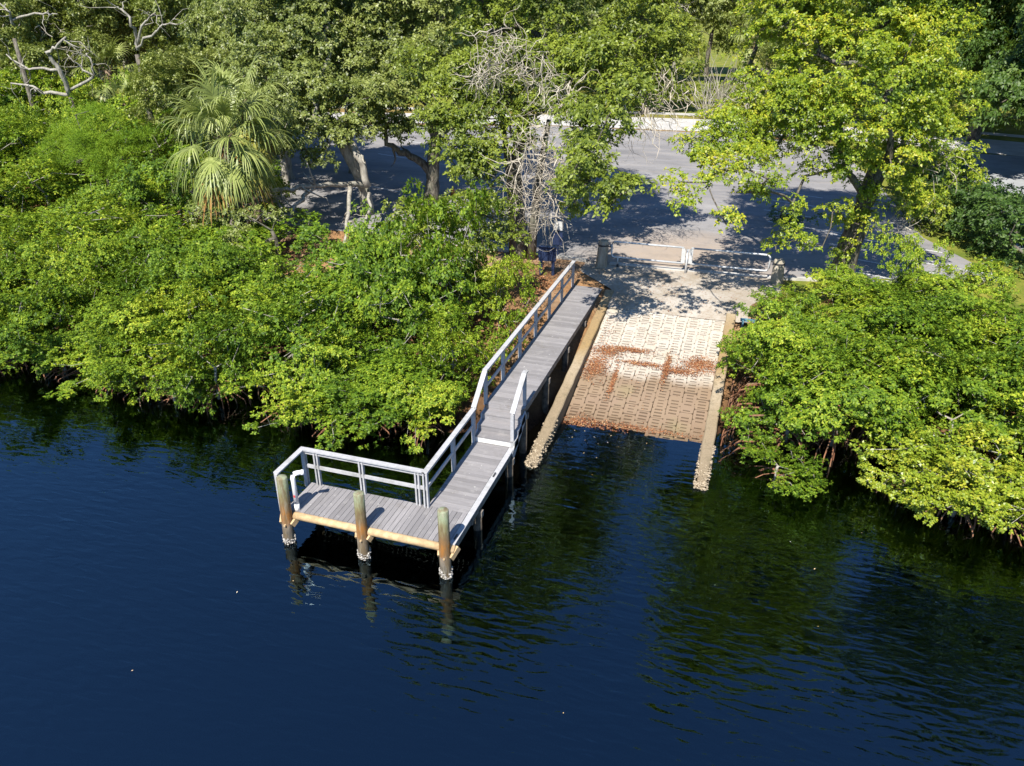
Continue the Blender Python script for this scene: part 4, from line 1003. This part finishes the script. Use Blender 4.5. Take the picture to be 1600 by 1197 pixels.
# wood across the mangroves, left
for (x, y, h, s_) in ((-26, 25, 6.5, .7), (-47, 36, 9.5, 1.05), (-54, 40, 10.5, 1.1), (-30, 38, 9, 1.), (-38, 42, 10, 1.05), (-45, 46, 11, 1.1), (-53, 50, 12, 1.1), (-62, 46, 12, 1.2), (-23, 30, 8.5, .85), (-20, 33, 9, .8), (-27, 33, 8.5, .8), (-62, 56, 13, 1.2), (-72, 52, 13.5, 1.2), (-21, 26.5, 7.5, .7)):
    putb(int(r.integers(0, 2)), x, y, h*1.3, s_, O1, 'oaks across the mangroves')
# wood beyond the road
for row, (yy, h) in enumerate(((73, 11), (83, 13), (96, 15), (112, 17))):
    x = -120 + row*4
    while x < 75:
        xx = x + r.normal()*1.5; y = yy + r.normal()*2 + (-.1*max(0, xx-15)) + (.08*min(0, xx+30)); lawn = -3 < xx < 7
        if not (lawn and row < 2):
            k = int(r.integers(2, 4)) if r.random() < .65 else int(r.integers(0, 2)); putb(k, xx, y, h*r.uniform(.85, 1.15), r.uniform(1., 1.3), O2 if k > 1 else 'dark green oak in the wood beyond the road', 'light oaks beyond the road' if k > 1 else 'dark oaks beyond the road')
        x += 8.2
# dark trees and hedge to the right
for (x, y, h, s_) in ((24.5, 44, 13, 1.1), (28, 38, 12, 1.05), (27.5, 52, 14, 1.2), (23, 60, 14, 1.2), (17, 66, 13, 1.1), (29, 31, 10, .9), (33, 46, 13, 1.1), (16, 47, 9, .7)):
    putb(4, x, y, h, s_, 'tall dark green tree shading the side street', 'dark trees along the side street')
def hedge(name, label, blobs, seed, mat, cat='hedge', leaf=(.17, .085)):
    r = np.random.default_rng(seed); base = np.array([blobs[0][0], blobs[0][1], LAND]); e = empty(name, tuple(base))
    bl = [(b[0]-base[0], b[1]-base[1], b[2]-base[2], *b[3:]) for b in blobs]
    P, N, CC = crown_points(bl, r, 1.6, (.28, .5), 11, hole=.08); V = leaf_quads(P, N, 6, leaf[0], leaf[1], r, .18)
    link('foliage', np_mesh('foliage', V, np.arange(len(V)).reshape(-1, 4), mat), e)
    limbs([(0, 0, -.2), (0, 0, .4), (0, 0, .8)], (.1, .07), thin(CC, 30, r), r, 'stem', 'bark', e)
    return tag(e, label, cat)
hedge('hedge', 'long dark green hedge between the car park and the side street', [(18.7-.35*i if i < 7 else 16.3, 22.9+i*1.45, 3.0, 1.55, 1.5, 1.8) for i in range(10)], 81, 'hedge')
hedge('shrub', 'bright green rounded shrub at the corner of the car park', [(15.0, 31, 2.6, 1.1, 1.1, 1.1), (15.5, 28.8, 2.8, 1.1, 1.1, 1.2), (14.9, 33.5, 2.8, 1.2, 1.2, 1.2)], 82, 'oak_light', 'shrub')
hedge('shrub', 'low shrub on a kerbed island at the far end of the car park', [(3.0, 57.4, 2.5, 1.3, 1., .9), (5.2, 56.9, 2.6, 1.4, 1.1, 1.), (7.2, 56.2, 2.6, 1.4, 1.1, 1.)], 83, 'hedge', 'shrub')
p = onz(1210, 352, LAND)
hedge('shrub', 'small dark shrub in the lot under the yellow-green tree', [(p[0]+.3, p[1]+.5, 1.9, .9, .7, .5), (p[0]+1.4, p[1]+.3, 2.0, .8, .6, .5)], 84, 'hedge', 'shrub')
hedge('hedge', 'clipped hedge across the lawn beyond the road', [(-8+i*2.2, 76+.3*i, 2.7, 1.5, 1.3, 1.3) for i in range(9)], 85, 'oak_light')
# bare pale shrubs by the road
for k, (px, py, Yp) in enumerate(((1170, 100, 68), (1130, 60, 74), (1100, 120, 66))):
    b = at(px, py+75, Yp); e = empty('bare_tree', (b[0], Yp, LAND)); m = MB(); rr = np.random.default_rng(200+k)
    for j in range(26):
        d = unit(np.array([rr.normal()*.45, rr.normal()*.35, 1.])); q = [np.zeros(3)]
        L = rr.uniform(3.5, 7)
        for i in range(7): d = unit(d+rr.normal(size=3)*.18); q.append(q[-1]+d*L/7)
        m.tube(q, [.05*(1-.11*i) for i in range(8)], 4, False)
    m.build('branches', 'bark_pale', e)
    m = MB(); m.tube([(0, 0, -.2), (0, 0, .5)], [.12, .09], 8); m.build('trunk', 'bark_pale', e)
    tag(e, 'bare pale multi-stemmed tree beside the road at the lawn', 'tree', 'bare trees beside the road')

# bare-limbed oaks across the mangroves
def bare_oak(label, polys, base_px, Yp, seed):
    b = at(*base_px, Yp); base = np.array([b[0], Yp, LAND]); e = empty('bare_oak', tuple(base))
    m = MB(); m.tube([(0, 0, -.2), (.1, 0, (b[2]-LAND)*.5), (0, 0, b[2]-LAND)], [.26, .18, .12], 10); m.build('trunk', 'bark', e, True)
    for k, (pl, r0) in enumerate(polys):
        branch([at(px, py, Yp+dy) for (px, py, dy) in pl], r0*.5, r0*.18, 'bare_limb', e, base, 'bark_pale', seed+k, 4, 2.2)
    return tag(e, label, 'tree')
bare_oak('grey bare-limbed oak with twisted branches nearest the feathery tree', [([(110, 150, 0), (93, 108, -.5), (75, 83, -.8), (88, 75, -1), (103, 58, -1)], .34), ([(110, 148, 0), (70, 145, -.5), (50, 135, -.6), (17, 130, -.6)], .26), ([(93, 110, -.5), (42, 108, -.8), (10, 85, -.6)], .2), ([(110, 140, 0), (148, 122, -.5), (143, 95, -.6), (135, 83, -.6)], .22), ([(148, 120, -.5), (125, 105, -.8), (105, 85, -1)], .15)], (110, 152), 28, 310)
bare_oak('pale bare-limbed oak rising behind the palms', [([(214, 80, 0), (213, 60, 0), (205, 33, -.5), (193, 15, -.6), (180, 12, -.8)], .22), ([(214, 70, 0), (225, 33, -.5), (243, 20, -.6)], .18), ([(214, 75, 0), (243, 50, -.4), (258, 35, -.5), (278, 38, -.6)], .16)], (214, 85), 24, 330)
bare_oak('pale bare-limbed oak at the far side of the thicket near the distant palm', [([(20, 40, 0), (15, 18, -.4), (0, 5, -.5)], .2), ([(20, 30, 0), (65, 19, -.5), (90, 22, -.6)], .18)], (22, 60), 30, 340)
